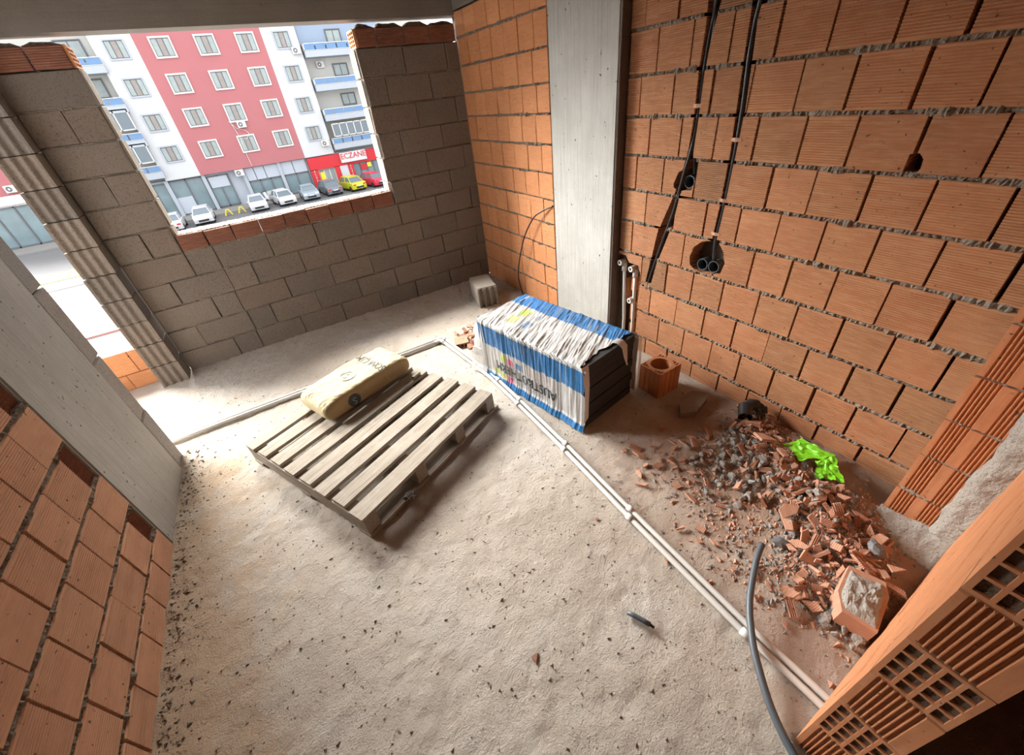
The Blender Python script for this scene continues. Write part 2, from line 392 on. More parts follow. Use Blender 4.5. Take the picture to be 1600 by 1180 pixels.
# floor with its dust relief
def mound_h(x, y):
    h = 0 * x
    for (cx, cy, r, a) in ((1.92, 0.80, 0.17, 0.05), (1.72, 0.82, 0.15, 0.03), (1.80, 0.60, 0.20, 0.055), (1.70, 0.42, 0.17, 0.05), (1.58, 0.26, 0.15, 0.045), (1.45, 0.14, 0.14, 0.035),
                           (1.60, 0.92, 0.12, 0.02), (1.78, 0.22, 0.14, 0.03), (1.95, 0.42, 0.16, 0.04), (1.35, 0.02, 0.12, 0.02), (1.55, 0.05, 0.15, 0.03)):
        h = h + a * np.exp(-((x - cx) ** 2 + (y - cy) ** 2) / r ** 2)
    return h
def floor_h(x, y):
    z = (fbm(x * 3, y * 3, 3, 3) - 0.45) * 0.012 + (fbm(x * 22, y * 22, 3, 11) - 0.45) * 0.012
    e = np.exp(-(x - XL) / 0.07) * (y < 2.9) + 0.6 * np.exp(-(YB - y) / 0.08)
    z = z + np.clip(e, 0, 1) * (fbm(x * 30, y * 14, 4, 21)) * 0.030
    return np.clip(z, -0.01, 0.03) + mound_h(x, y) * (0.55 + 0.9 * fbm(x * 18, y * 18, 3, 31))
gx, gy = np.meshgrid(np.linspace(-1.30, XR + 0.02, 290), np.linspace(-0.30, YB + 0.02, 380), indexing='ij')
fl_me = grid_mesh('floor', gx, gy, floor_h(gx, gy))
floor = tag(new_obj('floor', fl_me, 'dusty_screed', smooth_=True), kind='structure')
tag(MB().box(-2.6, XR + 0.3, -2.0, YB + 0.25, -0.25, -0.03).build('floor_slab', 'dusty_screed'), kind='structure')
tag(MB().box(-2.6, XR + 0.3, -2.0, -0.29, -0.03, 0.0).build('floor_hallway', 'dusty_screed'), kind='structure')
bx, by = np.meshgrid(np.linspace(-2.6, -1.30, 60), np.linspace(1.8, YB + 0.2, 110), indexing='ij')
tag(new_obj('floor_balcony', grid_mesh('floor_balcony', bx, by, (fbm(bx * 3, by * 3, 3, 3) - 0.45) * 0.012 + (fbm(bx * 22, by * 22, 3, 11) - 0.45) * 0.006), 'dusty_screed', smooth_=True), kind='structure')

# ceiling, beams, columns
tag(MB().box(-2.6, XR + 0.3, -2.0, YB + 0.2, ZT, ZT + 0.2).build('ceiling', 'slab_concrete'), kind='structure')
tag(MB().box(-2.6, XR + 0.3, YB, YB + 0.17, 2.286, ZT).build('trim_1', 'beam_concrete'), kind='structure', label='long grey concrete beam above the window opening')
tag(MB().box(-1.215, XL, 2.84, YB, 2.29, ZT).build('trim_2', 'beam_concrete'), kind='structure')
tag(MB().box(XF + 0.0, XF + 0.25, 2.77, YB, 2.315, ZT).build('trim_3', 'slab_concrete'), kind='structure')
def column(name, x0, x1, y0, y1, mat='column_concrete'):
    o = MB().box(x0, x1, y0, y1, 0, ZT).build(name, mat)
    bm = bmesh.new(); bm.from_mesh(o.data)
    bmesh.ops.bevel(bm, geom=[e for e in bm.edges if abs(e.verts[0].co.z - e.verts[1].co.z) > 1], offset=0.008, segments=2, affect='EDGES')
    bm.to_mesh(o.data); bm.free()
    return tag(o, kind='structure')
column('column_right', XF, XF + 0.3, 2.105, 2.765)
cr_ = bpy.data.objects['column_right']
MB().box(XF + 0.008, XR + 0.06, 2.098, 2.107, 0, ZT).build('side_shade_panel', 'core_dark', cr_)  # added dark brown panel, paints the shade on the column's near side face
column('column_left', -1.24, XL, 2.04, 2.685)

# right wall: faces -X, local x = -y
wr = wall('wall_right', (XR, 0, 0), -PI / 2, [(-2.09, 0.3, 0.10, 0.19, 0, ZT), (-2.1, -2.05, 0.03, 0.10, 0, ZT)])
RLINES = [0.0, 0.126, 0.331, 0.527, 0.730, 0.938, 1.134, 1.330, 1.529, 1.724, 1.924, 2.124, 2.33, 2.54, 2.75]
RJ = {0: [1.97, 1.77, 1.57, 1.36, 1.16, 0.96, 0.76, 0.57, 0.37], 1: [1.88, 1.67, 1.46, 1.25, 1.06, 0.86, 0.65, 0.46, 0.26], 2: [1.98, 1.77, 1.55, 1.34, 1.14, 0.94, 0.74, 0.54, 0.35],
      3: [1.87, 1.66, 1.46, 1.26, 1.05, 0.85, 0.65, 0.45, 0.26], 4: [1.98, 1.76, 1.56, 1.34, 1.13, 0.94, 0.74, 0.54, 0.35], 5: [1.88, 1.66, 1.45, 1.25, 1.05, 0.85, 0.65, 0.45, 0.25],
      6: [1.98, 1.77, 1.55, 1.36, 1.14, 0.95, 0.75, 0.55, 0.35], 7: [1.90, 1.68, 1.47, 1.26, 1.05, 0.86, 0.65, 0.45, 0.25], 8: [1.99, 1.76, 1.53, 1.33, 1.12, 0.93, 0.72, 0.54, 0.33],
      9: [1.89, 1.68, 1.47, 1.26, 1.05, 0.84, 0.65, 0.44, 0.24], 10: [1.99, 1.78, 1.58, 1.36, 1.15, 0.95, 0.74, 0.54, 0.34], 11: [1.88, 1.67, 1.46, 1.25, 1.05, 0.85, 0.64, 0.44, 0.24],
      12: [1.98, 1.77, 1.56, 1.36, 1.15, 0.95, 0.74, 0.54, 0.34], 13: [1.88, 1.67, 1.46, 1.25, 1.05, 0.85, 0.64, 0.44, 0.24]}
flip = lambda pts: [(-p[0], p[1]) for p in pts]
c1L = [(1.617, 2.75), (1.617, 1.973), (1.612, 1.884), (1.617, 1.733), (1.610, 1.533), (1.618, 1.369), (1.632, 1.287), (1.671, 1.15), (1.765, 0.904), (1.822, 0.56)]
c1R = [(1.772, 0.56), (1.744, 0.71), (1.654, 0.987), (1.633, 1.141), (1.580, 1.30), (1.584, 1.371), (1.581, 1.549), (1.582, 1.71), (1.577, 1.787), (1.568, 1.865), (1.548, 1.96), (1.55, 2.75)]
c2L = [(1.40, 2.75), (1.399, 1.937), (1.395, 1.855), (1.391, 1.746), (1.382, 1.58), (1.370, 1.38), (1.371, 1.14), (1.383, 0.90)]
c2R = [(1.355, 0.90), (1.342, 1.144), (1.338, 1.397), (1.336, 1.549), (1.352, 1.773), (1.360, 1.871), (1.353, 1.929), (1.35, 2.75)]
holeA = [(1.639, 1.274), (1.662, 1.262), (1.675, 1.231), (1.688, 1.20), (1.681, 1.178), (1.647, 1.165), (1.60, 1.172), (1.562, 1.176), (1.552, 1.218), (1.552, 1.27), (1.545, 1.317), (1.575, 1.338), (1.61, 1.325)]
holeB = [(1.488, 0.876), (1.495, 0.85), (1.507, 0.815), (1.499, 0.77), (1.464, 0.747), (1.41, 0.741), (1.358, 0.747), (1.294, 0.757), (1.284, 0.80), (1.278, 0.829), (1.290, 0.86), (1.299, 0.889), (1.336, 0.931), (1.366, 0.938), (1.396, 0.929), (1.44, 0.918)]
recess = [(2.2, 0.70), (2.02, 0.70), (1.985, 0.655), (1.90, 0.655), (1.875, 0.60), (1.872, 0.45), (1.885, 0.30), (1.872, 0.18), (1.88, 0.06), (2.2, 0.06)]
nick = [(0.660, 1.33), (0.660, 1.40), (0.632, 1.403), (0.615, 1.385), (0.612, 1.355), (0.622, 1.33)]
CUTS = [flip(q) for q in (c1L + c1R, c2L + c2R, holeA, holeB, nick)]
def bbox_hit(q, x0, x1, z0, z1):
    return max(p[0] for p in q) > x0 and min(p[0] for p in q) < x1 and max(p[1] for p in q) > z0 and min(p[1] for p in q) < z1
for r_ in range(14):
    z0, z1 = RLINES[r_], RLINES[r_ + 1]
    ys = [2.093] + RJ[r_] + [0.13 if r_ % 2 else 0.15]
    for ya, yb in zip(ys, ys[1:]):
        g1 = random.choice((0.006, 0.008, 0.011)); x0, x1 = -ya + g1, -yb - 0.002
        zz0, zz1 = z0 + (0.008 if r_ else 0.0), z1 - 0.007
        cs = [q for q in CUTS if bbox_hit(q, x0, x1, zz0, zz1)]
        if r_ < 4 and ya > 1.86 and bbox_hit(flip(recess), x0, x1, zz0, zz1): cs = cs + [flip(recess)]
        brick(wr, 'brick', x0, x1, zz0, zz1, 'terracotta_grooved' if cs else 'terracotta_ribbed', cuts=cs or None, ribs=0.0034, off=0.002)
    if r_:
        spans = [(-2.085, -1.63), (-1.56, -1.40), (-1.33, -0.14)] if z0 > 1.3 else [(-2.085, -1.64), (-1.54, -1.38), (-1.33, -0.14)] if z0 > 1.1 else [(-2.085, -1.79), (-1.70, -1.40), (-1.33, -0.14)] if z0 > 0.9 else [(-2.085, -1.80), (-1.75, -0.14)] if z0 > 0.7 else [(-1.865, -0.14)]
        for (a, b_) in spans: mortar_strip(wr, a, b_, z0, 0.010)
# chiselled brick shells showing inside the recess
for (a, b_, z0, z1) in ((1.95, 1.98, 0.44, 0.53), (1.945, 1.975, 0.20, 0.33), (1.895, 1.915, 0.34, 0.52), (1.94, 1.975, 0.07, 0.17), (2.02, 2.05, 0.34, 0.52)):
    MB().box(-b_, -a, 0.035, 0.10, z0, z1).build('brick', 'terracotta_plain', wr)
# conduit boxes set in the knocked-out holes
def socket(loc_y, z, label, r=0.034):
    o = thing('socket_ring', label, 'socket box', (XR + 0.03, loc_y, z))
    MB().ring((-0.015, 0, 0), (1, 0, 0), r, r - 0.004, 0.05, 24).build('rim', 'grey_hose', o, smooth_=False)
    MB().ring((0.034, 0, 0), (1, 0, 0), r, 0.001, 0.006, 24).build('back_plate', 'black_plastic', o)
    return o
socket(1.593, 1.215, 'round black socket box in the upper knocked-out hole of the brick wall')
socket(1.424, 0.782, 'round socket box on the left in the lower wall hole')
socket(1.350, 0.786, 'round socket box on the right in the lower wall hole')
def hose(name, pts, r, mat, label, cat, n=10, sub=6, group=None, parts=None):
    P_ = [Vector(p) for p in pts]; out = []
    for i in range(len(P_) - 1):
        p0 = P_[max(i - 1, 0)]; p1 = P_[i]; p2 = P_[i + 1]; p3 = P_[min(i + 2, len(P_) - 1)]
        for k in range(sub):
            t = k / sub; out.append(0.5 * ((2 * p1) + (p2 - p0) * t + (2 * p0 - 5 * p1 + 4 * p2 - p3) * t * t + (3 * p1 - p0 - 3 * p2 + p3) * t ** 3))
    out.append(P_[-1])
    return tag(MB().tube(out, r, n).build(name, mat, smooth_=True), label, cat, group)
xh = XR + 0.018
hose('conduit', [(xh - 0.03, 1.53, 2.3), (xh - 0.03, 1.548, 2.03), (xh - 0.02, 1.575, 1.957), (xh, 1.590, 1.913), (xh, 1.598, 1.837), (xh, 1.602, 1.70), (xh, 1.600, 1.609), (xh, 1.604, 1.447), (xh - 0.01, 1.612, 1.34), (xh - 0.012, 1.632, 1.242), (xh - 0.008, 1.672, 1.042), (xh - 0.006, 1.735, 0.829), (xh - 0.012, 1.797, 0.575), (xh - 0.004, 1.83, 0.42), (xh, 1.868, 0.20)], 0.0085, 'black_plastic',
     'black conduit slanting down the brick wall past the upper hole', 'conduit')
hose('conduit', [(xh + 0.004, 1.580, 2.3), (xh + 0.004, 1.583, 1.8), (xh + 0.006, 1.592, 1.5), (xh + 0.01, 1.590, 1.33), (xh + 0.02, 1.583, 1.25)], 0.007, 'black_plastic', 'thin black conduit ending in the upper socket box', 'conduit')
hose('conduit', [(xh - 0.03, 1.33, 2.3), (xh - 0.02, 1.350, 2.02), (xh, 1.378, 1.87), (xh, 1.376, 1.746), (xh, 1.362, 1.58), (xh, 1.355, 1.38), (xh, 1.357, 1.14), (xh, 1.367, 0.95), (xh + 0.01, 1.362, 0.82)], 0.0115, 'black_plastic',
     'black conduit running straight down to the lower wall hole', 'conduit')
for (y, z) in ((1.597, 1.572), (1.352, 1.428), (1.357, 1.165), (1.366, 0.975)):
    pass
def clip(y, z, label):
    o = thing('mortar_clip', label, 'mortar dab', (XR + 0.004, y, z))
    MB().add([(-0.006, -0.028, -0.006), (-0.010, 0, -0.009), (-0.004, 0.026, -0.005), (-0.006, -0.026, 0.008), (-0.012, 0.002, 0.010), (-0.004, 0.027, 0.007), (0.03, -0.02, 0), (0.03, 0.02, 0)],
             [(0, 1, 4, 3), (1, 2, 5, 4), (3, 4, 5, 7, 6), (0, 6, 7, 2, 1), (0, 3, 6), (2, 7, 5)]).build('dab', 'terracotta_shard', o)
clip(1.600, 1.572, 'small brick dab holding the left conduit in its slot')
clip(1.352, 1.428, 'topmost brick dab holding the right conduit')
clip(1.357, 1.150, 'middle brick dab holding the right conduit')
clip(1.368, 0.975, 'lowest brick dab holding the right conduit above the lower hole')
# white water pipes standing in the recess
def riser(y, ztop, label, kink=0.0, elbow2=None):
    o = thing('water_riser', label, 'pipe', (XR + 0.012, y, 0))
    MB().tube([(0, 0, 0.0), (0, 0.002, 0.2), (0, kink * 0.5, ztop * 0.6), (0, kink, ztop)], 0.0125, 12).build('pipe', 'pvc_white', o, smooth_=True)
    MB().tube([(0, kink, ztop - 0.05), (0, kink, ztop + 0.01)], 0.019, 14).build('collar', 'pvc_white', o, smooth_=True)
    MB().ring((-0.035, kink + 0.018, ztop + 0.012), (1, 0, 0), 0.02, 0.011, 0.05, 16).build('elbow_mouth', 'pvc_white', o)
    if elbow2: MB().ring((-0.04, 0.018, elbow2), (1, 0, 0), 0.02, 0.011, 0.045, 16).build('tee_mouth', 'pvc_white', o)
riser(2.008, 0.63, 'taller white water pipe standing in the wall recess beside the column', 0.03)
riser(1.918, 0.61, 'white water pipe with two side outlets in the wall recess', 0.012, 0.385)

# far right wall beyond the column
wf = wall('wall_right_far', (XF, 0, 0), -PI / 2, [(-YB - 0.1, -2.765, 0.03, 0.19, 0, 2.31)])
FL = [0.0, 0.215, 0.41, 0.595, 0.79, 0.98, 1.175, 1.37, 1.565, 1.745, 1.94, 2.137, 2.31]
for r_ in range(12):
    z0, z1 = FL[r_], FL[r_ + 1]; y = 4.083
    first = 0.155 if r_ % 2 else 0.19
    ys = [y, y - first]
    while ys[-1] - 0.196 > 2.80: ys.append(ys[-1] - 0.196 + random.uniform(-0.006, 0.006))
    ys.append(2.767)
    for ya, yb in zip(ys, ys[1:]):
        brick(wf, 'brick', -ya + 0.002, -yb - 0.002, z0 + (0.006 if r_ else 0), z1 - 0.006, 'terracotta_plain', d=0.06)
    if r_: mortar_strip(wf, -4.08, -2.77, z0, 0.009, 0.03)
hose('cable', [(XF - 0.002, 2.775, 0.94), (XF - 0.03, 2.90, 0.885), (XF - 0.05, 3.01, 0.813), (XF - 0.06, 3.16, 0.624), (XF - 0.06, 3.29, 0.358), (XF - 0.05, 3.345, 0.17), (XF - 0.03, 3.32, 0.005)], 0.006, 'black_plastic',
     'thin black cable curving from the column down the far brick wall', 'cable')

# back wall of pumice blocks with the window opening
wb = wall('wall_back', (0, YB, 0), 0, [(XL - 0.0, 2.04, 0.02, 0.18, 0, 0.955), (XL, -0.615, 0.02, 0.18, 0.95, 2.11), (1.150, 2.04, 0.02, 0.18, 0.95, 2.11)], 'mortar')
pz = 0.1923
BJ = {0: [-0.61, -0.42, -0.03, 0.36, 0.75, 1.14, 1.54, 1.93], 1: [-0.81, -0.41, -0.22, 0.18, 0.58, 0.96, 1.35, 1.73], 2: [-0.60, -0.42, -0.02, 0.38, 0.76, 1.15, 1.54, 1.94],
      3: [-0.80, -0.41, -0.21, 0.18, 0.57, 0.97, 1.34, 1.73], 4: [-0.61, -0.41, -0.01, 0.37, 0.77, 1.16, 1.55, 1.94]}
for r_ in range(5):
    xs = [XL + 0.004] + BJ[r_] + [2.028]
    for a, b_ in zip(xs, xs[1:]):
        brick(wb, 'block', a + random.choice((0.002, 0.003, 0.005)), b_ - 0.002, r_ * pz + (0.004 if r_ else 0), (r_ + 1) * pz - 0.004, 'pumice_block', d=0.17, c=0.005, j=0.003, off=0.004)
    if r_: mortar_strip(wb, XL + 0.01, 2.02, r_ * pz, 0.005, 0.02, 0.006, 0.003)
BR = {5: [1.35, 1.75], 6: [1.55, 1.93], 7: [1.34, 1.74], 8: [1.54, 1.93], 9: [1.32, 1.72], 10: [1.52, 1.91]}
for r_ in range(5, 11):
    e = random.uniform(-0.01, 0.01)
    xs = [1.137 + e] + BR[r_] + [2.028]
    for a, b_ in zip(xs, xs[1:]):
        brick(wb, 'block', a + 0.002, b_ - 0.002, r_ * pz + 0.004, (r_ + 1) * pz - 0.004, 'pumice_block', d=0.188, c=0.005, j=0.003, off=0.004)
    mortar_strip(wb, 1.15, 2.02, r_ * pz, 0.005, 0.02, 0.006, 0.003)
    e = random.uniform(-0.012, 0.006)
    xs = [XL + 0.004, -0.60 + e] if r_ % 2 == 0 else [XL + 0.004, -0.80, -0.60 + e]
    for a, b_ in zip(xs, xs[1:]):
        brick(wb, 'block', a + 0.002, b_ - 0.003, r_ * pz + 0.004, (r_ + 1) * pz - 0.004, 'pumice_block', d=0.188, c=0.005, j=0.003, off=0.004)
    mortar_strip(wb, XL + 0.01, -0.61, r_ * pz, 0.005, 0.02, 0.006, 0.003)
    # grooved pale end faces on the jambs
    for q in range(4):
        yq = 0.03 + q * 0.042
        MB().box(1.128 + e * 0.2, 1.140, yq, yq + 0.022, r_ * pz + 0.008, (r_ + 1) * pz - 0.008).build('jamb_rib', 'pale_block', wb)
        MB().box(-0.610, -0.592, yq, yq + 0.022, r_ * pz + 0.008, (r_ + 1) * pz - 0.008).build('jamb_rib', 'pale_block', wb)
# sill course of bricks laid flat
xs = [-0.605, -0.42, -0.224, -0.02, 0.175, 0.357, 0.555, 0.745, 0.945, 1.133]
for a, b_ in zip(xs, xs[1:]):
    brick(wb, 'sill_brick', a + 0.003, b_ - 0.003, 0.966, 1.078 + random.uniform(-0.004, 0.004), 'terracotta_dark', d=0.19, off=0.006)
mortar_strip(wb, -0.60, 1.13, 0.962, 0.006, 0.02, 0.004, 0.003)
mortar_strip(wb, -0.60, 1.13, 1.081, 0.004, 0.19, 0.03, 0.004)
# top course of bricks with a ragged mortar bed under the beam
def holed_end(parent, loc, rz, w_, h, d, nx, nz, mat, margin=0.012, web=0.008, name='brick'):
    cuts = []
    cw = (w_ - 2 * margin - (nx - 1) * web) / nx; ch = (h - 2 * margin - (nz - 1) * web) / nz
    for i in range(nx):
        for k in range(nz):
            x = -w_ / 2 + margin + i * (cw + web); z = -h / 2 + margin + k * (ch + web)
            cuts.append([(x, z), (x + cw, z), (x + cw, z + ch), (x, z + ch)])
    mb = cut_mesh([(-w_ / 2, -h / 2), (w_ / 2, -h / 2), (w_ / 2, h / 2), (-w_ / 2, h / 2)], cuts, d)
    return mb.build(name, mat, parent, loc, (0, 0, rz))
def ragged(parent, x0, x1, z, h):
    n = int((x1 - x0) / 0.012); xs_ = np.linspace(x0, x1, n); hh = fbm(xs_ * 7, xs_ * 0, 4, random.randint(0, 99)); V = []
    env = np.clip(np.minimum(xs_ - x0, x1 - xs_) / 0.04, 0.1, 1)
    for x, a, e in zip(xs_, hh, env):
        t = z + h * (0.35 + 0.9 * a) * e
        V += [(x, 0.012, z - 0.01), (x, 0.012 + random.uniform(-.004, .004), z + (t - z) * 0.6), (x, 0.05, t), (x, 0.14, t - 0.004 * random.random()), (x, 0.18, z - 0.01)]
    F = [(i * 5 + k, (i + 1) * 5 + k, (i + 1) * 5 + k + 1, i * 5 + k + 1) for i in range(n - 1) for k in range(4)]
    return MB().add(V, F).build('mortar_bed', 'core_dark', parent)
for (xs_) in ([XL + 0.01, -0.80, -0.612], [1.165, 1.33, 1.56, 1.79, 2.025]):
    for a, b_ in zip(xs_, xs_[1:]):
        brick(wb, 'brick', a + 0.004, b_ - 0.004, 2.118, 2.232, 'terracotta_dark', d=0.17, off=0.004)
        ragged(wb, a + 0.006, b_ - 0.006, 2.233, 0.036)
holed_end(wb, (1.150, 0.095, 2.175), -PI / 2, 0.17, 0.115, 0.016, 3, 4, 'terracotta_plain')
holed_end(wb, (-0.598, 0.095, 2.175), PI / 2, 0.17, 0.115, 0.016, 3, 4, 'terracotta_plain')

# left jamb stack of blocks with fluted ends (door jamb)
wj = tag(new_obj('wall_left_jamb', MB().box(-1.195, -1.045, 3.98, YB + 0.18, 0, 2.28).mesh('wall_left_jamb'), 'core_dark'), kind='structure')
def fluted_profile(w_, d, n, amp, flat=0.012, m_=60):
    xs_ = np.linspace(-w_ / 2, w_ / 2, m_); pr = []
    for x in xs_:
        t = (x + w_ / 2 - flat) / (w_ - 2 * flat)
        y = amp * (0.5 - 0.5 * math.cos(2 * PI * n * t)) if 0 < t < 1 else 0
        pr.append((x, y))
    return pr + [(w_ / 2, d), (-w_ / 2, d)]
pjx = [-1.026, -1.036, -1.046, -1.043, -1.03, -1.010, -0.990, -0.985, -0.977, -0.970, -0.962, -0.956]
for r_ in range(12):
    z0, z1 = r_ * 0.1905, (r_ + 1) * 0.1905
    wv = 0.190
    me = MB().prism([(p[0], p[1]) for p in fluted_profile(wv, 0.19, 3, 0.017)], 0.003, z1 - z0 - 0.003, 2).mesh('block')
    ox = max(-0.012, min(0.012, (pjx[r_] + 1.01) * 0.3))
    new_obj('block', me, 'pumice_block', wj, (-1.121 + ox, 3.945 + random.uniform(-0.004, 0.004), z0), (0, 0, random.uniform(-0.02, 0.02)))
# grey block edging on the left column
we = tag(new_obj('wall_left_edge', MB().box(-1.20, -1.05, 2.69, 2.82, 0, 2.28).mesh('wall_left_edge'), 'core_dark'), kind='structure')
for r_, (z0, z1) in enumerate(((0, 0.397), (0.397, 0.792), (0.792, 1.191), (1.191, 1.59), (1.59, 1.985), (1.985, 2.285))):
    c_ = chamfer_box(0.152, 0.18, z1 - z0 - 0.005, 0.006, 0.004)
    c_.build('block', 'grey_block', we, (XL - 0.006 + random.uniform(-0.003, 0.003), 2.766 + random.uniform(-0.006, 0.006), (z0 + z1) / 2), (0, 0, PI / 2))

# left brick wall: faces +X, local x = y
wl = wall('wall_left', (XL, 0, 0), PI / 2, [(-2.0, 2.03, 0.09, 0.19, 0, ZT)])
LL = [0.0, 0.158, 0.350, 0.557, 0.760, 0.962, 1.165, 1.367, 1.57, 1.772, 1.975, 2.177, 2.38, 2.58, 2.75]
LJ0 = [1.83, 1.645, 1.46, 1.26, 1.07, 0.87, 0.68, 0.48, 0.29, 0.10, -0.1]
LJ1 = [1.925, 1.72, 1.53, 1.335, 1.14, 0.945, 0.75, 0.555, 0.36, 0.165, -0.03]
for r_ in range(14):
    ys = [2.035] + [y + random.uniform(-0.004, 0.004) for y in (LJ1 if r_ % 2 else LJ0)]
    for k, (ya, yb) in enumerate(zip(ys, ys[1:])):
        if r_ % 2 and k == 0:
            n_ = 7; w_ = ya - yb - 0.006; pr = []
            for q in range(n_):
                x = -w_ / 2 + q * w_ / n_; pr += [(x, 0.012), (x + 0.25 * w_ / n_, 0.018), (x + 0.75 * w_ / n_, 0.018), (x + 0.98 * w_ / n_, 0.012)]
            pr += [(w_ / 2, 0.09), (-w_ / 2, 0.09)]
            MB().prism(pr, LL[r_] + 0.008, LL[r_ + 1] - 0.007, 2).build('brick', 'terracotta_dark', wl, ((ya + yb) / 2, 0, 0))
        else:
            brick(wl, 'brick', yb + random.choice((0.006, 0.007, 0.010)), ya - 0.002, LL[r_] + (0.008 if r_ else 0), LL[r_ + 1] - 0.008, 'terracotta_left', d=0.088, off=0.0016, tilt=0.003, ribs=0.0026)
    if r_: mortar_strip(wl, -0.1, 2.03, LL[r_], 0.010, 0.09, 0.006)

# door pier on the right, grooved bricks and rough cement
wp = wall('wall_right_pier', (1.89, 0, 0), -PI / 2, [(-0.150, 0.073, 0.03, 0.2, 0, ZT)])
PLN = [0.0, 0.185, 0.385, 0.573, 0.773, 0.98, 1.18, 1.38, 1.58, 1.78, 1.98, 2.18, 2.38, 2.58, 2.75]
def grooved_brick(parent, w_, z0, z1, x, spans, mat, gd=0.006, pitch=0.0115, d=0.03, y=0.0, name='brick'):
    pr = [(-w_ / 2, 0)]
    for (a, b_) in spans:
        n_ = int((b_ - a) / pitch)
        for q in range(n_):
            s_ = -w_ / 2 + a + q * pitch
            pr += [(s_, 0), (s_ + pitch * 0.30, gd), (s_ + pitch * 0.55, gd), (s_ + pitch * 0.75, 0)]
    pr += [(w_ / 2, 0), (w_ / 2, d), (-w_ / 2, d)]
    return MB().prism(pr, 0, z1 - z0, 2).build(name, mat, parent, (x, y, z0))
for r_ in range(14):
    grooved_brick(wp, 0.190, PLN[r_] + 0.004, PLN[r_ + 1] - 0.005, -0.065 + random.uniform(-0.004, 0.004), [(0.018, 0.082), (0.108, 0.172)], 'terracotta_fluted', y=random.uniform(-0.002, 0.002))
    if r_: mortar_strip(wp, -0.158, 0.03, PLN[r_], 0.007, 0.03, 0.004, 0.003, 0.008)
# rough cement between pier and the near wall, spreading over the floor
zs = np.linspace(0, ZT, 190); ts = np.linspace(0, 1, 22)
T, Zg = np.meshgrid(ts, zs, indexing='ij')
edge = 0.008 + 0.030 * (fbm(zs * 9, zs * 0, 3, 5) - 0.45) + 0.012 * (fbm(zs * 40, zs * 0, 2, 6) - 0.4) + 0.02 * np.exp(-zs / 0.05)
Yg = (edge[None, :] * (1 - T) + (-0.078) * T)
Dg = np.sin(np.clip(T * 3.2, 0, PI / 2)) * (0.012 + 0.020 * (fbm(Yg * 25, Zg * 25, 4, 9)))
Dg[0, :] = -0.006
cement = new_obj('cement_face', grid_mesh('cement_face', 1.889 - Dg, Yg, Zg), 'cement_render'); cement.parent = wp; cement.matrix_parent_inverse = Matrix.Translation((1.89, 0, 0)).inverted() if False else wp.matrix_basis.inverted()
u_, a_ = np.meshgrid(np.linspace(0, 1, 26), np.linspace(0, 1, 40), indexing='ij')
ymn = -0.074 + a_ * 0.25; xs0 = 1.90 - u_ * (0.16 + 0.08 * fbm(a_ * 5, a_ * 0, 3, 8)); zc = 0.012 + 0.075 * (1 - u_) ** 2.2 * (1 - 0.7 * a_) + 0.02 * (fbm(xs0 * 30, ymn * 30, 4, 17) - 0.4) - 0.03 * (u_ > 0.97) - 0.03 * (a_ > 0.98)
tag(new_obj('cement_skirt', grid_mesh('cement_skirt', xs0, ymn, zc), 'cement_render', smooth_=True), 'rough grey cement spill at the foot of the grooved brick pier', 'cement spill')

# near wall stub with the open door jamb (bricks end on)
wn = tag(MB().box(0.80, 1.90, -0.20, -0.085, 0, ZT).build('wall_front', 'core_dark'), kind='structure')
NL = [0.0, 0.19, 0.382, 0.578, 0.756, 0.953, 1.145, 1.34, 1.535, 1.73, 1.925, 2.12, 2.32, 2.52, 2.75]
for r_ in range(14):
    z0, z1 = NL[r_] + 0.003, NL[r_ + 1] - 0.004
    if r_ % 2:
        b_ = holed_end(wn, (0.792, -0.1405, (z0 + z1) / 2), -PI / 2, 0.133, z1 - z0, 0.10, 4, 4, 'terracotta_fluted', 0.010, 0.007)
    else:
        n_ = 8; w_ = 0.133; pr = [(-w_ / 2, 0)]; s0 = -w_ / 2 + 0.014; pt = 0.0115
        for q in range(n_): pr += [(s0 + q * pt, 0), (s0 + q * pt + 0.003, 0.007), (s0 + q * pt + 0.0075, 0.007), (s0 + q * pt + 0.0095, 0)]
        pr += [(w_ / 2, 0), (w_ / 2, 0.1), (-w_ / 2, 0.1)]
        MB().prism(pr, z0, z1, 2).build('brick', 'terracotta_fluted', wn, (0.790, -0.1405, 0), (0, 0, -PI / 2))
    x = 0.892
    for k in range(5):
        ln = 0.2; c_ = chamfer_box(ln - 0.004, 0.02, z1 - z0, 0.003, 0.0015)
        c_.build('brick', 'terracotta_fluted', wn, (x + ln / 2, -0.074 + random.uniform(-0.002, 0.001), (z0 + z1) / 2), (0, 0, PI))
        x += ln
tag(MB().box(XL - 0.19, XR + 0.3, -2.1, -2.0, 0, ZT).build('wall_hallway', 'terracotta_plain'), kind='structure')
tag(MB().box(XR + 0.1, XR + 0.3, -2.0, -0.2, 0, ZT).build('wall_hallway_side', 'terracotta_plain'), kind='structure')

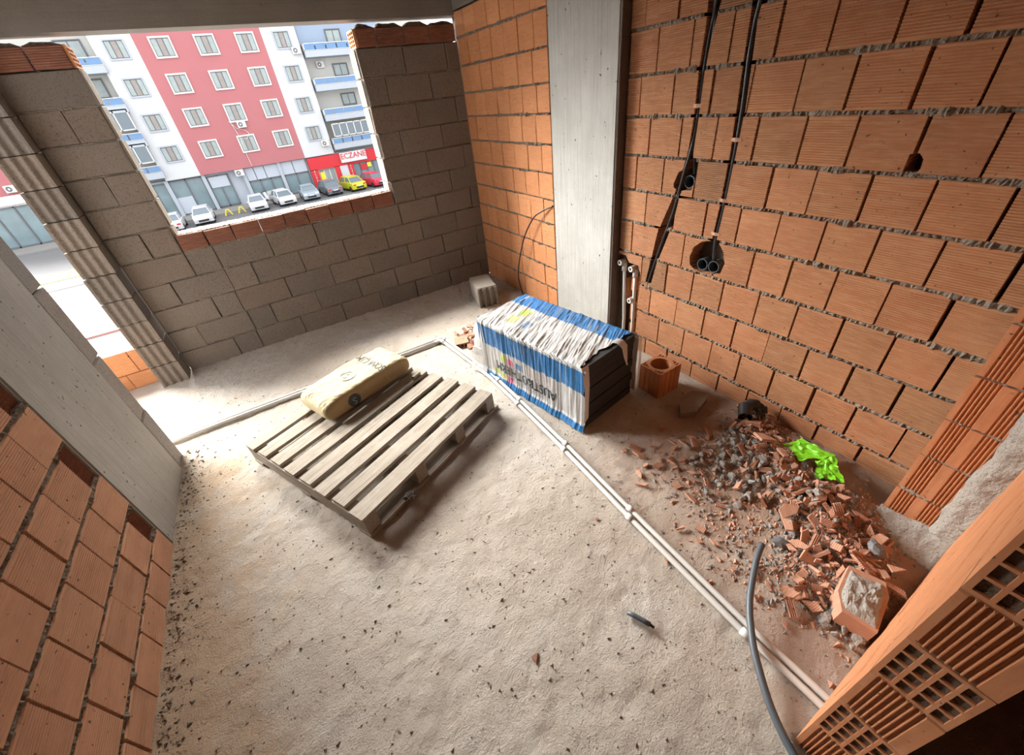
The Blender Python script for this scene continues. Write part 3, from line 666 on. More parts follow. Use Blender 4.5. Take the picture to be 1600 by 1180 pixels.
# balcony parapet of hollow bricks, holes upward
pp = thing('balcony_parapet', 'low orange hollow brick parapet at the end of the balcony', 'parapet', (-1.2, 4.11, 0))
for r_, (z0, z1) in enumerate(((0.0, 0.131), (0.136, 0.325))):
    x = 0.06 if r_ else -0.04
    for k in range(8):
        a, b_ = x - 0.195 * (k + 1), x - 0.195 * k - 0.004
        chamfer_box(b_ - a, 0.15, z1 - z0, 0.003, 0.001).build('brick', 'terracotta_plain', pp, ((a + b_) / 2, 0, (z0 + z1) / 2))
        if r_:
            cuts = []
            for i in range(4):
                for k2 in range(4):
                    xx = -0.09 + 0.008 + i * 0.044; yy = -0.07 + 0.006 + k2 * 0.034
                    cuts.append([(xx, yy), (xx + 0.034, yy), (xx + 0.034, yy + 0.026), (xx, yy + 0.026)])
            mbq = cut_mesh([(-0.0955, -0.075), (0.0955, -0.075), (0.0955, 0.075), (-0.0955, 0.075)], cuts, 0.012)
            mbq.build('brick_top', 'paper_white', pp, ((a + b_) / 2, 0.075, 0.338), (-PI / 2, 0, 0))
pl = thing('balcony_side_parapet', 'brick parapet along the outer edge of the balcony', 'parapet', (-2.5, 2.0, 0))
for r_ in range(3):
    for k in range(11):
        chamfer_box(0.19, 0.13, 0.185, 0.003, 0.001).build('brick', 'terracotta_plain', pl, (0, 0.1 + 0.195 * k + 0.09 * (r_ % 2) - 0.09, 0.095 + r_ * 0.195), (0, 0, PI / 2))

# ------------------------------------------------------------------ pallet
ang = math.atan2(0.467, 0.993)
pal = thing('wooden_pallet', 'weathered wooden pallet lying on the dusty floor', 'pallet', (-0.138, 1.452, 0.004), ang)
LP = 1.10
yy = 0.0
ws = [0.100, 0.098, 0.096, 0.098, 0.098, 0.096, 0.085, 0.085]; gap = (1.09 - sum(ws)) / 7
def board(name, x0, x1, y0, y1, z0, z1, parent, bow=0.002):
    n = 8; V = []; ph = random.uniform(0, 6); 
    for i in range(n + 1):
        x = x0 + (x1 - x0) * i / n; e = random.uniform(-bow, bow); zz = 0.0015 * math.sin(ph + i * 0.7)
        V += [(x, y0 + e, z0 + zz), (x, y1 + e * .5, z0 + zz), (x, y1 + e * .5, z1 + zz), (x, y0 + e, z1 + zz)]
    F = [(i * 4 + k, i * 4 + (k + 1) % 4, i * 4 + 4 + (k + 1) % 4, i * 4 + 4 + k) for i in range(n) for k in range(4)] + [(0, 1, 2, 3), (n * 4 + 3, n * 4 + 2, n * 4 + 1, n * 4)]
    cx, cy, cz = (x0 + x1) / 2, (y0 + y1) / 2, (z0 + z1) / 2
    return MB().add([(a - cx, b_ - cy, c_ - cz) for a, b_, c_ in V], F).build(name, 'pallet_timber', parent, (cx, cy, cz))
for i, w_ in enumerate(ws):
    board('slat', random.uniform(0, 0.012), LP - random.uniform(0, 0.015), yy, yy + w_, 0.120, 0.142, pal); yy += w_ + gap
for xc in (0.004, 0.36, 0.70, 1.015):
    o = board('stringer', 0, 1.09, 0, 0.075, 0.023, 0.119, pal); o.rotation_euler = (0, 0, PI / 2); o.location = (xc + 0.0375, 0.545, 0.071)
for yc in (-0.01, 0.50, 1.0):
    board('runner', 0.0, LP + 0.02, yc, yc + 0.09, 0.0, 0.022, pal, 0.004)
tag(MB().box(0, 0.07, 0, 0.022, 0, 0.02).build('timber_offcut', 'pallet_timber', None, (0.49, 2.40, 0.152), (0, 0, 0.5)), 'small pale wood offcut on the pallet beside the cement bag', 'offcut')

# ------------------------------------------------------------------ cement bag
def text_mesh(body, size, extrude=0.0004):
    cu = bpy.data.curves.new('lettering', 'FONT'); cu.body = body; cu.size = size; cu.align_x = 'CENTER'; cu.align_y = 'CENTER'; cu.extrude = extrude; cu.resolution_u = 3
    o = bpy.data.objects.new('lettering', cu); C.objects.link(o)
    dg = bpy.context.evaluated_depsgraph_get(); me = bpy.data.meshes.new_from_object(o.evaluated_get(dg))
    bpy.data.objects.remove(o); me.materials.clear()
    return me
BA, BB, BC = 0.345, 0.165, 0.066
bag_a = math.radians(20.5)
bag = thing('cement_bag', 'cream paper cement bag lying on the wooden pallet', 'cement bag', (0.145, 2.555, 0.146), bag_a)
def bag_top(x, y):
    q = (np.abs(x / BA) ** 14 + np.abs(y / BB) ** 14) ** (1 / 14.0)
    e = np.clip(1 - np.clip(q, 0, 1) ** 15, 0, 1) ** 0.34
    z = BC * e
    ends = np.clip((np.abs(x) - 0.18) / 0.12, 0, 1)
    wrk = np.abs(fbm(x * 26 + 7, y * 60, 3, 41) - 0.45) * 0.020 * ends + (fbm(x * 9, y * 13 + 3, 3, 44) - 0.45) * 0.022 + np.abs(fbm((x + y) * 30, (x - y) * 9, 2, 46) - 0.45) * 0.012
    return z + wrk * e + (0.012 * np.cos(x / BA * 1.3) - 0.012 * np.abs(x / BA) ** 5) * e
su, tu = np.meshgrid(np.linspace(-1, 1, 130), np.linspace(-1, 1, 80), indexing='ij')
Xb = BA * np.sin(su * PI / 2); Yb_ = BB * np.sin(tu * PI / 2)
nm = np.maximum(np.abs(np.sin(su * PI / 2)), np.abs(np.sin(tu * PI / 2))); pn = (np.abs(np.sin(su * PI / 2)) ** 14 + np.abs(np.sin(tu * PI / 2)) ** 14) ** (1 / 14.0)
kq = np.where(pn > 1e-6, nm / np.maximum(pn, 1e-6), 1.0); Xb = Xb * kq; Yb_ = Yb_ * kq
Zt_ = bag_top(Xb, Yb_)
qb = np.clip((np.abs(Xb / BA) ** 14 + np.abs(Yb_ / BB) ** 14) ** (1 / 14.0), 0, 1); Zl_ = -BC * np.clip(1 - qb ** 14, 0, 1) ** 0.5 + 0.001
mt_ = grid_mesh('bag_body', Xb, Yb_, Zt_)
bmx = bmesh.new(); bmx.from_mesh(mt_); nb = len(mt_.vertices)
m2_ = grid_mesh('bag_low', Xb, Yb_, Zl_); bmx.from_mesh(m2_); bmesh.ops.remove_doubles(bmx, verts=bmx.verts, dist=0.0012); bmesh.ops.recalc_face_normals(bmx, faces=bmx.faces)
me = bpy.data.meshes.new('bag_body'); bmx.to_mesh(me); bmx.free(); bpy.data.meshes.remove(m2_); bpy.data.meshes.remove(mt_)
ca_ = me.color_attributes.new('print', 'FLOAT_COLOR', 'POINT')
co_ = np.array([v.co[:] for v in me.vertices]); t_ = fbm(co_[:, 0] * 12, co_[:, 1] * 12, 4, 50)
cb_ = np.array([0.49, 0.405, 0.235])[None, :] * (0.88 + 0.24 * t_[:, None])
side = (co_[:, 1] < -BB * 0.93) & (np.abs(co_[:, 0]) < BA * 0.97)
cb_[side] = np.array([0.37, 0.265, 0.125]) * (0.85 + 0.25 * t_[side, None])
ca_.data.foreach_set('color', np.c_[cb_, np.ones(len(cb_))].astype(np.float32).ravel())
new_obj('bag_body', me, 'cement_paper', bag, (0, 0, BC), smooth_=True)
def top_z(x, y): return float(bag_top(np.array(float(x)), np.array(float(y)))) + 0.0022
def on_bag(me_, mat, name, ox, oy, rz):
    ca, sa = math.cos(rz), math.sin(rz)
    for v in me_.vertices:
        x = ox + v.co.x * ca - v.co.y * sa; y = oy + v.co.x * sa + v.co.y * ca
        v.co = (x, y, BC + top_z(x, y) + v.co.z)
    return new_obj(name, me_, mat, bag)
tmb = text_mesh('SOMA ÇİM', 0.058)
for v in tmb.vertices: v.co.y *= 1.5
on_bag(tmb, 'ink_dark', 'lettering', 0.135, -0.005, PI / 2)
ringm = MB().ring((0, 0, 0), (0, 0, 1), 0.058, 0.045, 0.0006, 32).mesh('emblem_ring'); on_bag(ringm, 'ink_teal', 'emblem_ring', -0.055, 0.0, 0)
on_bag(text_mesh('S', 0.085), 'ink_teal', 'emblem', -0.055, 0.0, PI / 2)
o = new_obj('side_lettering', text_mesh('soma çimento', 0.068), 'ink_brown', bag, (0.095, -BB - 0.002, BC - 0.004), (PI / 2, PI, 0))
o = MB().ring((0, 0, 0), (0, 1, 0), 0.044, 0.0005, 0.006, 32).build('side_emblem_disc', 'ink_dark', bag, (-0.14, -BB - 0.004, BC - 0.002))
new_obj('side_emblem', text_mesh('S', 0.07), 'ink_teal', bag, (-0.14, -BB - 0.0052, BC - 0.002), (PI / 2, PI, 0))

# ------------------------------------------------------------------ wrapped insulation pack
pk_a = math.radians(9.8)
pk = thing('insulation_pack', 'pack of charcoal insulation boards in torn blue and white film', 'insulation pack', (1.19, 1.39, 0.004), pk_a)
PLn, PW, PH = 1.0, 0.49, 0.45          # local x = right (v), y = far (u)
for k in range(8):
    z0 = k * PH / 8; j = random.uniform(-0.006, 0.006)
    c_ = MB().box(0.012 + j, PW - 0.012 + j, 0.012 + random.uniform(0, 0.012), PLn, z0 + 0.001, z0 + PH / 8 - 0.003)
    c_.build('insulation_board', 'eps_charcoal' if k < 8 else 'eps_charcoal', pk)
# film: grid over (u along y, s around the cross-section)
rad = 0.02
sec = []
def addseg(p, q, n):
    for i in range(n): sec.append((p[0] + (q[0] - p[0]) * i / n, p[1] + (q[1] - p[1]) * i / n))
addseg((-0.030, 0.006), (-0.004, 0.06), 8); addseg((-0.004, 0.06), (-0.004, PH - rad), 46)
for i in range(5): a = PI - i * PI / 8; sec.append((rad - 0.004 + rad * math.cos(a), PH - rad + (rad + 0.003) * math.sin(a)))
addseg((rad, PH + 0.003), (PW - rad, PH + 0.003), 52)
for i in range(5): a = PI / 2 - i * PI / 8; sec.append((PW - rad + 0.004 + rad * math.cos(a), PH - rad + (rad + 0.003) * math.sin(a)))
addseg((PW + 0.004, PH - rad), (PW + 0.004, 0.02), 20); sec.append((PW + 0.004, 0.02))
sec = np.array(sec); ns = len(sec); nU = 220
Ug, Sg = np.meshgrid(np.linspace(0, 1, nU), np.arange(ns), indexing='ij')
V0 = sec[Sg, 0]; Z0 = sec[Sg, 1]
near = 0.0 + 0.035 * (fbm(np.arange(ns) / 7.0, np.zeros(ns), 3, 61) - 0.5)
top_i = (sec[:, 1] > PH - 0.004)
near = near + np.where(top_i, 0.03 + 0.05 * (fbm(np.arange(ns) / 5.0, np.zeros(ns), 3, 66)), 0)
far = PLn * 0.985 + 0.03 * (fbm(np.arange(ns) / 9.0, np.zeros(ns), 3, 62) - 0.5)
U0 = near[None, :] * (1 - Ug) + far[None, :] * Ug
side_m = (V0 < 0.012); top_m = (Z0 > PH - 0.006); right_m = V0 > PW - 0.008
wside = np.abs(fbm(U0 * 55, Z0 * 2.2, 3, 63) - 0.45) * 0.030 + (fbm(U0 * 16, Z0 * 2, 2, 65) - 0.4) * 0.016
wtop = np.abs(fbm((U0 * 0.8 - V0 * 0.35) * 75, V0 * 4 + U0 * 2, 3, 64) - 0.45) * 0.026 + (fbm((U0 - V0 * 0.4) * 20, V0 * 3, 2, 69) - 0.4) * 0.012
Vn = V0 - np.where(side_m, wside, 0) + np.where(right_m & ~top_m, wside * 0.5, 0)
Zn = Z0 + np.where(top_m, wtop, 0)
me = grid_mesh('film', Vn, U0, Zn)
WHT = np.array([0.57, 0.57, 0.565]); BLU = np.array([0.03, 0.19, 0.47]); TEAL = np.array([0.06, 0.20, 0.38]); YEL = np.array([0.62, 0.62, 0.12]); LIM = np.array([0.50, 0.70, 0.05]); PNK = np.array([0.75, 0.12, 0.28])
col_ = np.tile(WHT, (nU * ns, 1)); fv = V0.ravel(); fz = Z0.ravel(); fu = U0.ravel(); tp = top_m.ravel(); sd = side_m.ravel()
nz_ = fbm(fu * 30, fv * 30 + fz * 30, 3, 67)
col_[sd & (fz > 0.268 + 0.02 * nz_) & (fz < PH - 0.02)] = BLU
col_[sd & (fz < 0.045)] = BLU * 0.9
col_[tp & (fv > 0.325 + 0.02 * nz_)] = BLU
wt = fbm(fu * 6, fv * 6 + fz * 6, 3, 68)
col_ = col_ * (0.80 + 0.36 * wt[:, None])
streak = np.clip((fbm(fu * 90, fz * 1.5 + fv * 2, 2, 72) - 0.52) * 7, 0, 1) * (sd & (fz > 0.25))
col_ = col_ * (1 - 0.75 * streak[:, None]) + WHT * 0.75 * streak[:, None]
grey = np.clip((fbm((fu - fv * 0.4) * 24, fv * 4, 3, 73) - 0.44) * 5, 0, 1) * tp
col_ = col_ * (1 - 0.75 * grey[:, None]) + np.array([0.34, 0.33, 0.31]) * 0.75 * grey[:, None]
def patch(mask, c, a=0.85): col_[mask] = col_[mask] * (1 - a) + c * a
patch(tp & (fu > 0.72) & (fu < 0.80) & (fv > 0.10) & (fv < 0.19), YEL, 0.7); patch(tp & (fu > 0.72) & (fu < 0.80) & (fv > 0.22) & (fv < 0.30), LIM, 0.7)
patch(tp & (fu > 0.60) & (fu < 0.66) & (fv > 0.10) & (fv < 0.19), TEAL, 0.6); patch(tp & (fu > 0.60) & (fu < 0.65) & (fv > 0.23) & (fv < 0.29), TEAL, 0.4)
patch(sd & (fu > 0.70) & (fu < 0.76) & (fz > 0.20) & (fz < 0.25), LIM); patch(sd & (fu > 0.63) & (fu < 0.69) & (fz > 0.195) & (fz < 0.245), PNK); patch(sd & (fu > 0.535) & (fu < 0.60) & (fz > 0.19) & (fz < 0.24), BLU)
patch(sd & (fu > 0.78) & (fu < 0.85) & (fz > 0.06) & (fz < 0.10), LIM); patch(sd & (fu > 0.71) & (fu < 0.77) & (fz > 0.05) & (fz < 0.09), YEL); patch(sd & (fu > 0.64) & (fu < 0.70) & (fz > 0.045) & (fz < 0.085), PNK)
for q in range(7):
    for r_ in range(3): patch(sd & (np.abs(fu - (0.26 + q * 0.035)) < 0.006) & (np.abs(fz - (0.20 + r_ * 0.02)) < 0.006), np.array([0.72, 0.35, 0.42]), 0.5)
at = me.color_attributes.new('print', 'FLOAT_COLOR', 'POINT'); at.data.foreach_set('color', np.c_[col_, np.ones(len(col_))].astype(np.float32).ravel())
film = new_obj('film', me, 'printed_film', pk, smooth_=True)
tm = text_mesh('AUSTROTHERM', 0.105)
for v in tm.vertices:
    u = 0.52 + v.co.x * 0.80; z = 0.145 - v.co.y * 1.0      # turned by 180 degrees
    vv_ = -0.004 - (abs(float(fbm(np.array(u * 55), np.array(z * 2.2), 3, 63)) - 0.45) * 0.030 + (float(fbm(np.array(u * 16), np.array(z * 2.0), 2, 65)) - 0.4) * 0.016)
    v.co = (vv_ - 0.004 - v.co.z, u, z)
new_obj('lettering', tm, 'ink_dark', film)
# clear loose film over the far end
Ue, Se = np.meshgrid(np.linspace(0, 1, 30), np.arange(ns), indexing='ij')
Vc = sec[Se, 0]; Zc = sec[Se, 1]; k_ = Ue
Vc2 = Vc + (0.06 * k_ * (0.5 - Vc)) - 0.03 * k_ * (Vc < 0.02) * (1 - Zc / PH) * 2; Zc2 = Zc * (1 - 0.30 * k_ ** 2 * (Zc > 0.2)) + (fbm(Se / 6.0, Ue * 6, 3, 75) - 0.45) * 0.035 * (k_ + 0.1)
Uc = far[None, :][:, :] * np.ones_like(Ue) - 0.06 + Ue * 0.16 + (fbm(Se / 8.0, Ue * 3, 3, 76) - 0.45) * 0.05 * Ue
new_obj('loose_film', grid_mesh('loose_film', Vc2 - 0.004, Uc, np.maximum(Zc2 + 0.004, 0.004)), 'clear_film', pk, smooth_=True)
# torn flap at the near end
def ribbon(name, pts, wd, mat, parent, tw=None):
    V = []
    for i, p in enumerate(pts):
        w_ = wd[i] if isinstance(wd, (list, tuple)) else wd; t = tw[i] if tw else (1, 0, 0)
        V += [(p[0] - t[0] * w_, p[1] - t[1] * w_, p[2] - t[2] * w_), (p[0], p[1] - 0.006, p[2] + 0.004), (p[0] + t[0] * w_, p[1] + t[1] * w_, p[2] + t[2] * w_)]
    F = [(i * 3 + k, i * 3 + k + 1, i * 3 + 4 + k, i * 3 + 3 + k) for i in range(len(pts) - 1) for k in range(2)]
    return MB().add(V, F).build(name, mat, parent, smooth_=True)
ribbon('torn_flap', [(0.33, 0.06, PH + 0.012), (0.335, 0.02, PH + 0.016), (0.34, -0.012, PH - 0.01), (0.35, -0.016, PH - 0.08), (0.375, -0.014, PH - 0.16)], [0.03, 0.03, 0.026, 0.018, 0.003], 'pvc_white', pk)
ribbon('torn_flap', [(0.02, 0.03, 0.02), (-0.006, -0.012, 0.10), (-0.004, -0.014, 0.22), (0.0, -0.012, 0.34), (0.02, 0.02, PH + 0.006)], [0.012, 0.02, 0.018, 0.022, 0.03], 'pvc_white', pk)
ribbon('torn_flap', [(PW + 0.008, 0.05, PH - 0.01), (PW + 0.012, -0.012, PH - 0.03), (PW + 0.02, -0.016, 0.3), (PW + 0.03, -0.014, 0.16), (PW + 0.035, -0.01, 0.02)], [0.02, 0.016, 0.012, 0.014, 0.01], 'clear_film', pk)

# ------------------------------------------------------------------ floor pipes, hose, small things
def zf_(x, y): return float(floor_h(np.array(float(x)), np.array(float(y))))
def run(off, label):
    o = thing('water_pipe', label, 'pipe', (0, 0, 0))
    r = 0.0125
    ln = [(0.953, 3.02), (0.985, 2.6), (1.012, 2.256), (1.007, 1.851), (0.995, 1.34), (0.969, 0.805), (0.950, 0.202), (0.955, -0.10), (0.955, -0.35)]
    lg = [(x + off, y + (off if i == 0 else 0), 0.022) for i, (x, y) in enumerate(ln)]
    MB().tube(lg, r, 12).build('pipe', 'pvc_white', o, smooth_=True)
    MB().tube([(0.953 + off, 3.02 + off, 0.022), (0.3, 3.03 + off, 0.020), (-0.4, 3.032 + off, 0.021), (-1.08, 3.035 + off, 0.02), (-1.9, 3.035 + off, 0.02)], r, 12).build('cross_pipe', 'pvc_white', o, smooth_=True)
    MB().tube([(0.953 + off, 2.965 + off, 0.022), (0.953 + off, 3.0 + off, 0.022), (0.935 + off, 3.02 + off, 0.022), (0.895 + off, 3.02 + off, 0.022)], 0.0165, 12).build('elbow', 'pvc_white', o, smooth_=True)
    for (y0, f) in ((2.15, 0), (1.86, 0), (1.34, 0), (0.80, 0), (0.20, 0)):
        if off < 0 and y0 in (2.15,): continue
        if off > 0 and y0 == 0.20: continue
        yy_ = y0 + off * 0.9
        xs_ = float(np.interp(yy_, [p[1] for p in ln[::-1]], [p[0] for p in ln[::-1]])) + off
        MB().tube([(xs_, yy_ - 0.018, 0.022), (xs_, yy_ + 0.018, 0.022)], 0.0160, 12).build('coupling', 'pvc_white', o, smooth_=True)
    return o
run(0.017, 'outer white floor pipe of the pair, nearer the right brick wall')
run(-0.017, 'inner white floor pipe of the pair, nearer the wooden pallet')
hose('hose', [(1.263, 0.345, 0.085), (1.20, 0.325, 0.082), (1.11, 0.285, 0.075), (1.01, 0.232, 0.068), (0.918, 0.160, 0.060), (0.863, 0.100, 0.048), (0.798, 0.012, 0.032), (0.75, -0.087, 0.022), (0.70, -0.25, 0.018)], 0.0125, 'grey_hose', 'thick grey hose curving up across the white floor pipes', 'hose', 14)
so = thing('conduit_offcut', 'short dark grey conduit offcut lying alone on the floor', 'conduit offcut', (0.657, 0.445, 0.016), math.atan2(-0.079, 0.04))
MB().tube([(-0.045, 0, 0), (-0.015, 0.001, 0), (0.02, 0, 0), (0.045, -0.002, 0)], 0.0095, 12).build('sleeve', 'grey_hose', so, smooth_=True)
MB().tube([(0.04, -0.002, 0), (0.062, -0.005, -0.001)], 0.0055, 10).build('core_wire', 'black_plastic', so, smooth_=True)

# loose block by the far corner
lb = thing('loose_block', 'pale loose concrete block lying near the far right corner', 'concrete block', (1.608, 3.33, zf_(1.6, 3.5) + 0.002), -0.24)
pr = fluted_profile(0.19, 0.36, 3, 0.028, 0.008, 60)
MB().prism(pr, 0.0, 0.188, 2).build('body', 'pumice_block', lb)
MB().box(-0.093, 0.093, 0.03, 0.36, 0.188, 0.194).build('top_face', 'pale_block', lb)
MB().box(-0.0985, -0.095, 0.03, 0.358, 0.004, 0.186).build('side_face', 'pale_block', lb)

# standing hollow brick with the round core
sb = thing('hollow_brick', 'upright terracotta hollow brick with a round hole beside the right wall', 'brick', (1.842, 1.412, zf_(1.84, 1.41) + 0.004), 0.02)
wq, dq = 0.195, 0.165
circ = [(0.066 * math.cos(2 * PI * i / 28), 0.064 * math.sin(2 * PI * i / 28)) for i in range(28)]
cuts = [circ]
for sx_ in (-1, 1):
    for i in range(3):
        yy_ = -0.073 + i * 0.018
        for sy in (-1, 1):
            y0 = sy * (yy_ + 0.0); x0 = sx_ * (0.089 - 0.0)
            l_ = (0.030, 0.022, 0.012)[i]
            cuts.append([(min(x0, x0 - sx_ * l_), min(y0, y0 + sy * 0.011)), (max(x0, x0 - sx_ * l_), min(y0, y0 + sy * 0.011)), (max(x0, x0 - sx_ * l_), max(y0, y0 + sy * 0.011)), (min(x0, x0 - sx_ * l_), max(y0, y0 + sy * 0.011))])
mbq = cut_mesh([(-wq / 2, -dq / 2), (wq / 2, -dq / 2), (wq / 2, dq / 2), (-wq / 2, dq / 2)], cuts, 0.17)
mbq.build('cellular_body', 'terracotta_fluted', sb, (0, 0, 0.19), (-PI / 2, 0, 0))
MB().box(-wq / 2, wq / 2, -dq / 2, dq / 2, 0, 0.02).build('base', 'terracotta_fluted', sb)
for i in range(4):
    for (a, b_, c_, d_) in ((-wq / 2 - 0.003, -wq / 2, -0.07 + i * 0.036, -0.07 + i * 0.036 + 0.024), (-0.085 + i * 0.043, -0.085 + i * 0.043 + 0.030, -dq / 2 - 0.003, -dq / 2)):
        MB().box(a, b_, c_, d_, 0.004, 0.188).build('rib', 'terracotta_fluted', sb)
# flat slab fragment
sl = [(-0.13, -0.02), (-0.05, -0.075), (0.10, -0.055), (0.125, -0.02), (0.09, 0.05), (-0.02, 0.055), (-0.07, 0.03)]
tag(MB().prism(sl, 0, 0.045, 2).build('slab_fragment', 'mortar', None, (1.83, 1.15, zf_(1.83, 1.15) + 0.012), (0.05, -0.05, 0.1)), 'flat broken concrete slab lying in front of the upright hollow brick', 'slab fragment')

# rubble
def shard_mesh(i, lo=0.014, hi=0.036):
    n = random.choice((3, 4, 4, 5)); r1 = random.uniform(lo, hi); asp = random.uniform(0.3, 0.8); a0 = random.uniform(0, 6)
    pts = []
    for k in range(n):
        a = a0 + 2 * PI * (k + random.uniform(-0.25, 0.25)) / n; r = r1 * random.uniform(0.65, 1.25); pts.append((math.cos(a) * r, math.sin(a) * r * asp))
    t = random.uniform(0.005, 0.011); mb = MB()
    V = [(x, y, 0) for x, y in pts] + [(x * random.uniform(0.85, 1.0), y * random.uniform(0.85, 1.0), t * random.uniform(0.8, 1.1)) for x, y in pts]
    F = [tuple(range(n - 1, -1, -1)), tuple(range(n, 2 * n))] + [(k, (k + 1) % n, (k + 1) % n + n, k + n) for k in range(n)]
    me_ = mb.add(V, F).mesh('brick_shard'); me_.materials.append(MATS['terracotta_shard']); return me_
def ribbed_shard_mesh():
    w_ = random.uniform(0.02, 0.035); l_ = random.uniform(0.05, 0.085); pr = [(-w_ / 2, 0)]; n = 4
    for q in range(n):
        s_ = -w_ / 2 + q * w_ / n; pr += [(s_ + 0.001, 0.009), (s_ + w_ / n * 0.55, 0.009), (s_ + w_ / n * 0.65, 0.005), (s_ + w_ / n * 0.95, 0.005)]
    pr += [(w_ / 2, 0)]
    me_ = MB().prism(pr, -l_ / 2, l_ / 2, 1).mesh('brick_shard'); me_.materials.append(MATS['terracotta_shard']); return me_
SH = [shard_mesh(i) for i in range(22)] + [ribbed_shard_mesh() for _ in range(6)]
SHL = [shard_mesh(i, 0.030, 0.055) for i in range(12)]
def lump_mesh(r):
    bm = bmesh.new(); bmesh.ops.create_icosphere(bm, subdivisions=2, radius=r)
    cn = [Vector((random.uniform(-1, 1), random.uniform(-1, 1), random.uniform(-1, 1))).normalized() for _ in range(7)]
    sq = (random.uniform(0.8, 1.3), random.uniform(0.7, 1.1), random.uniform(0.5, 0.8)); sd_ = random.randint(0, 999)
    for v in bm.verts:
        n_ = float(fbm(np.array(v.co.x / r * 1.7 + 5 + v.co.z / r), np.array(v.co.y / r * 1.7 + 9), 3, sd_)); k = 0.75 + 0.65 * n_ + random.uniform(-0.12, 0.12)
        for c3 in cn:
            dd = v.co.normalized().dot(c3)
            if dd > 0.62: k = min(k, 0.66 / dd)
        v.co = (v.co.x * k * sq[0], v.co.y * k * sq[1], v.co.z * k * sq[2])
    me_ = bpy.data.meshes.new('mortar_lump'); bm.to_mesh(me_); bm.free(); me_.materials.append(MATS['cement_lump']); return me_
LM = [lump_mesh(random.uniform(0.010, 0.024)) for _ in range(14)]
placed = []
def scatter(n, spots, meshes, name, label, cat, group, tilt=0.45, lift=(0.0, 0.02), mind=0.03, scale=(0.8, 1.2)):
    k = 0; tries = 0
    while k < n and tries < n * 60:
        tries += 1
        cx, cy, rx, ry = random.choice(spots)
        x = random.gauss(cx, rx); y = random.gauss(cy, ry)
        if x > XR - 0.05 or y < -0.05 or (x > 1.82 and y < 0.2) or (1.70 < x < 1.98 and 1.05 < y < 1.55): continue
        if 0.90 < x < 1.06 and y < 3.05: continue
        if (x - 1.86) ** 2 + (y - 0.47) ** 2 < 0.13 ** 2: continue
        if any((x - p[0]) ** 2 + (y - p[1]) ** 2 < mind ** 2 for p in placed): continue
        placed.append((x, y)); me_ = random.choice(meshes); s_ = random.uniform(*scale)
        o = new_obj(name, me_, None, None, (x, y, zf_(x, y) + 0.006 + random.uniform(*lift)), (random.uniform(-tilt, tilt), random.uniform(-tilt, tilt), random.uniform(0, 6.28)))
        o.scale = (s_, s_, s_); tag(o, label, cat, group); k += 1
heap = [(1.92, 0.80, 0.07, 0.06), (1.80, 0.66, 0.09, 0.09), (1.74, 0.50, 0.09, 0.08), (1.68, 0.38, 0.08, 0.07), (1.58, 0.26, 0.08, 0.07), (1.48, 0.15, 0.07, 0.06), (1.40, 0.08, 0.07, 0.05), (1.60, 0.12, 0.06, 0.05), (1.50, 0.20, 0.08, 0.06), (1.32, 0.10, 0.06, 0.05)]
ZONES = (([q for q in heap if q[1] > 0.55], 'at the far end of the rubble heap by the black fitting', 'the far end of the heap'),
         ([q for q in heap if 0.22 < q[1] <= 0.55], 'in the middle of the rubble heap below the green sheet', 'the middle of the heap'),
         ([q for q in heap if q[1] <= 0.22], 'at the near end of the rubble heap around the big chunk', 'the near end of the heap'))
for (zs_, where, gname), nsm, nlg in zip(ZONES, (56, 66, 68), (7, 9, 10)):
    scatter(nsm, zs_, SH, 'brick_shard', 'broken terracotta shard ' + where, 'brick shard', 'brick shards at ' + gname, 1.0, (0.004, 0.030), 0.022)
    scatter(nlg, zs_, SHL, 'brick_shard', 'large flat terracotta piece ' + where, 'brick shard', 'large brick pieces at ' + gname, 0.5, (0.018, 0.040), 0.030)
scatter(66, [(1.66, 0.74, 0.11, 0.08), (1.60, 0.60, 0.08, 0.07)], LM, 'mortar_lump', 'grey mortar lump at the far end of the rubble heap', 'mortar lump', 'mortar lumps at the far end of the heap', 1.5, (0.002, 0.016), 0.020)
scatter(44, [(1.70, 0.46, 0.06, 0.05), (1.66, 0.33, 0.06, 0.05), (1.30, 0.02, 0.06, 0.04), (1.50, 0.26, 0.06, 0.05)], LM, 'mortar_lump', 'grey mortar lump in the middle or near end of the rubble heap', 'mortar lump', 'mortar lumps at the near end of the heap', 1.5, (0.002, 0.016), 0.020)
scatter(34, [(1.45, 0.86, 0.07, 0.09), (1.38, 0.74, 0.06, 0.08), (1.52, 0.72, 0.06, 0.06), (1.30, 0.95, 0.06, 0.07), (1.62, 0.96, 0.07, 0.05)], SH, 'brick_shard', 'thin terracotta chip strewn between rubble heap and insulation pack', 'brick shard', 'brick chips strewn before the heap', 0.3, (0, 0.004), 0.045)
scatter(10, [(1.20, 0.50, 0.06, 0.10), (1.12, 0.62, 0.05, 0.06), (1.15, 0.25, 0.06, 0.08)], SH, 'brick_shard', 'small terracotta chip lying just right of the floor pipes', 'brick shard', 'brick chips right of the floor pipes', 0.2, (0, 0.003), 0.06)
pile = [(1.07, 2.86, 0.03, 0.04), (1.10, 2.72, 0.03, 0.05), (1.15, 2.88, 0.04, 0.04), (1.12, 2.62, 0.03, 0.04), (1.19, 3.0, 0.04, 0.03)]
scatter(34, pile, SHL + SH[22:], 'brick_shard', 'terracotta brick piece in the small pile behind the insulation pack', 'brick shard', 'brick pieces behind the pack', 0.8, (0.0, 0.045), 0.026)
hc = thing('hollow_brick_chunk', 'broken three-hole brick chunk in the small pile by the pipe elbow', 'brick chunk', (1.035, 2.79, zf_(1.03, 2.79) + 0.02), -0.35)
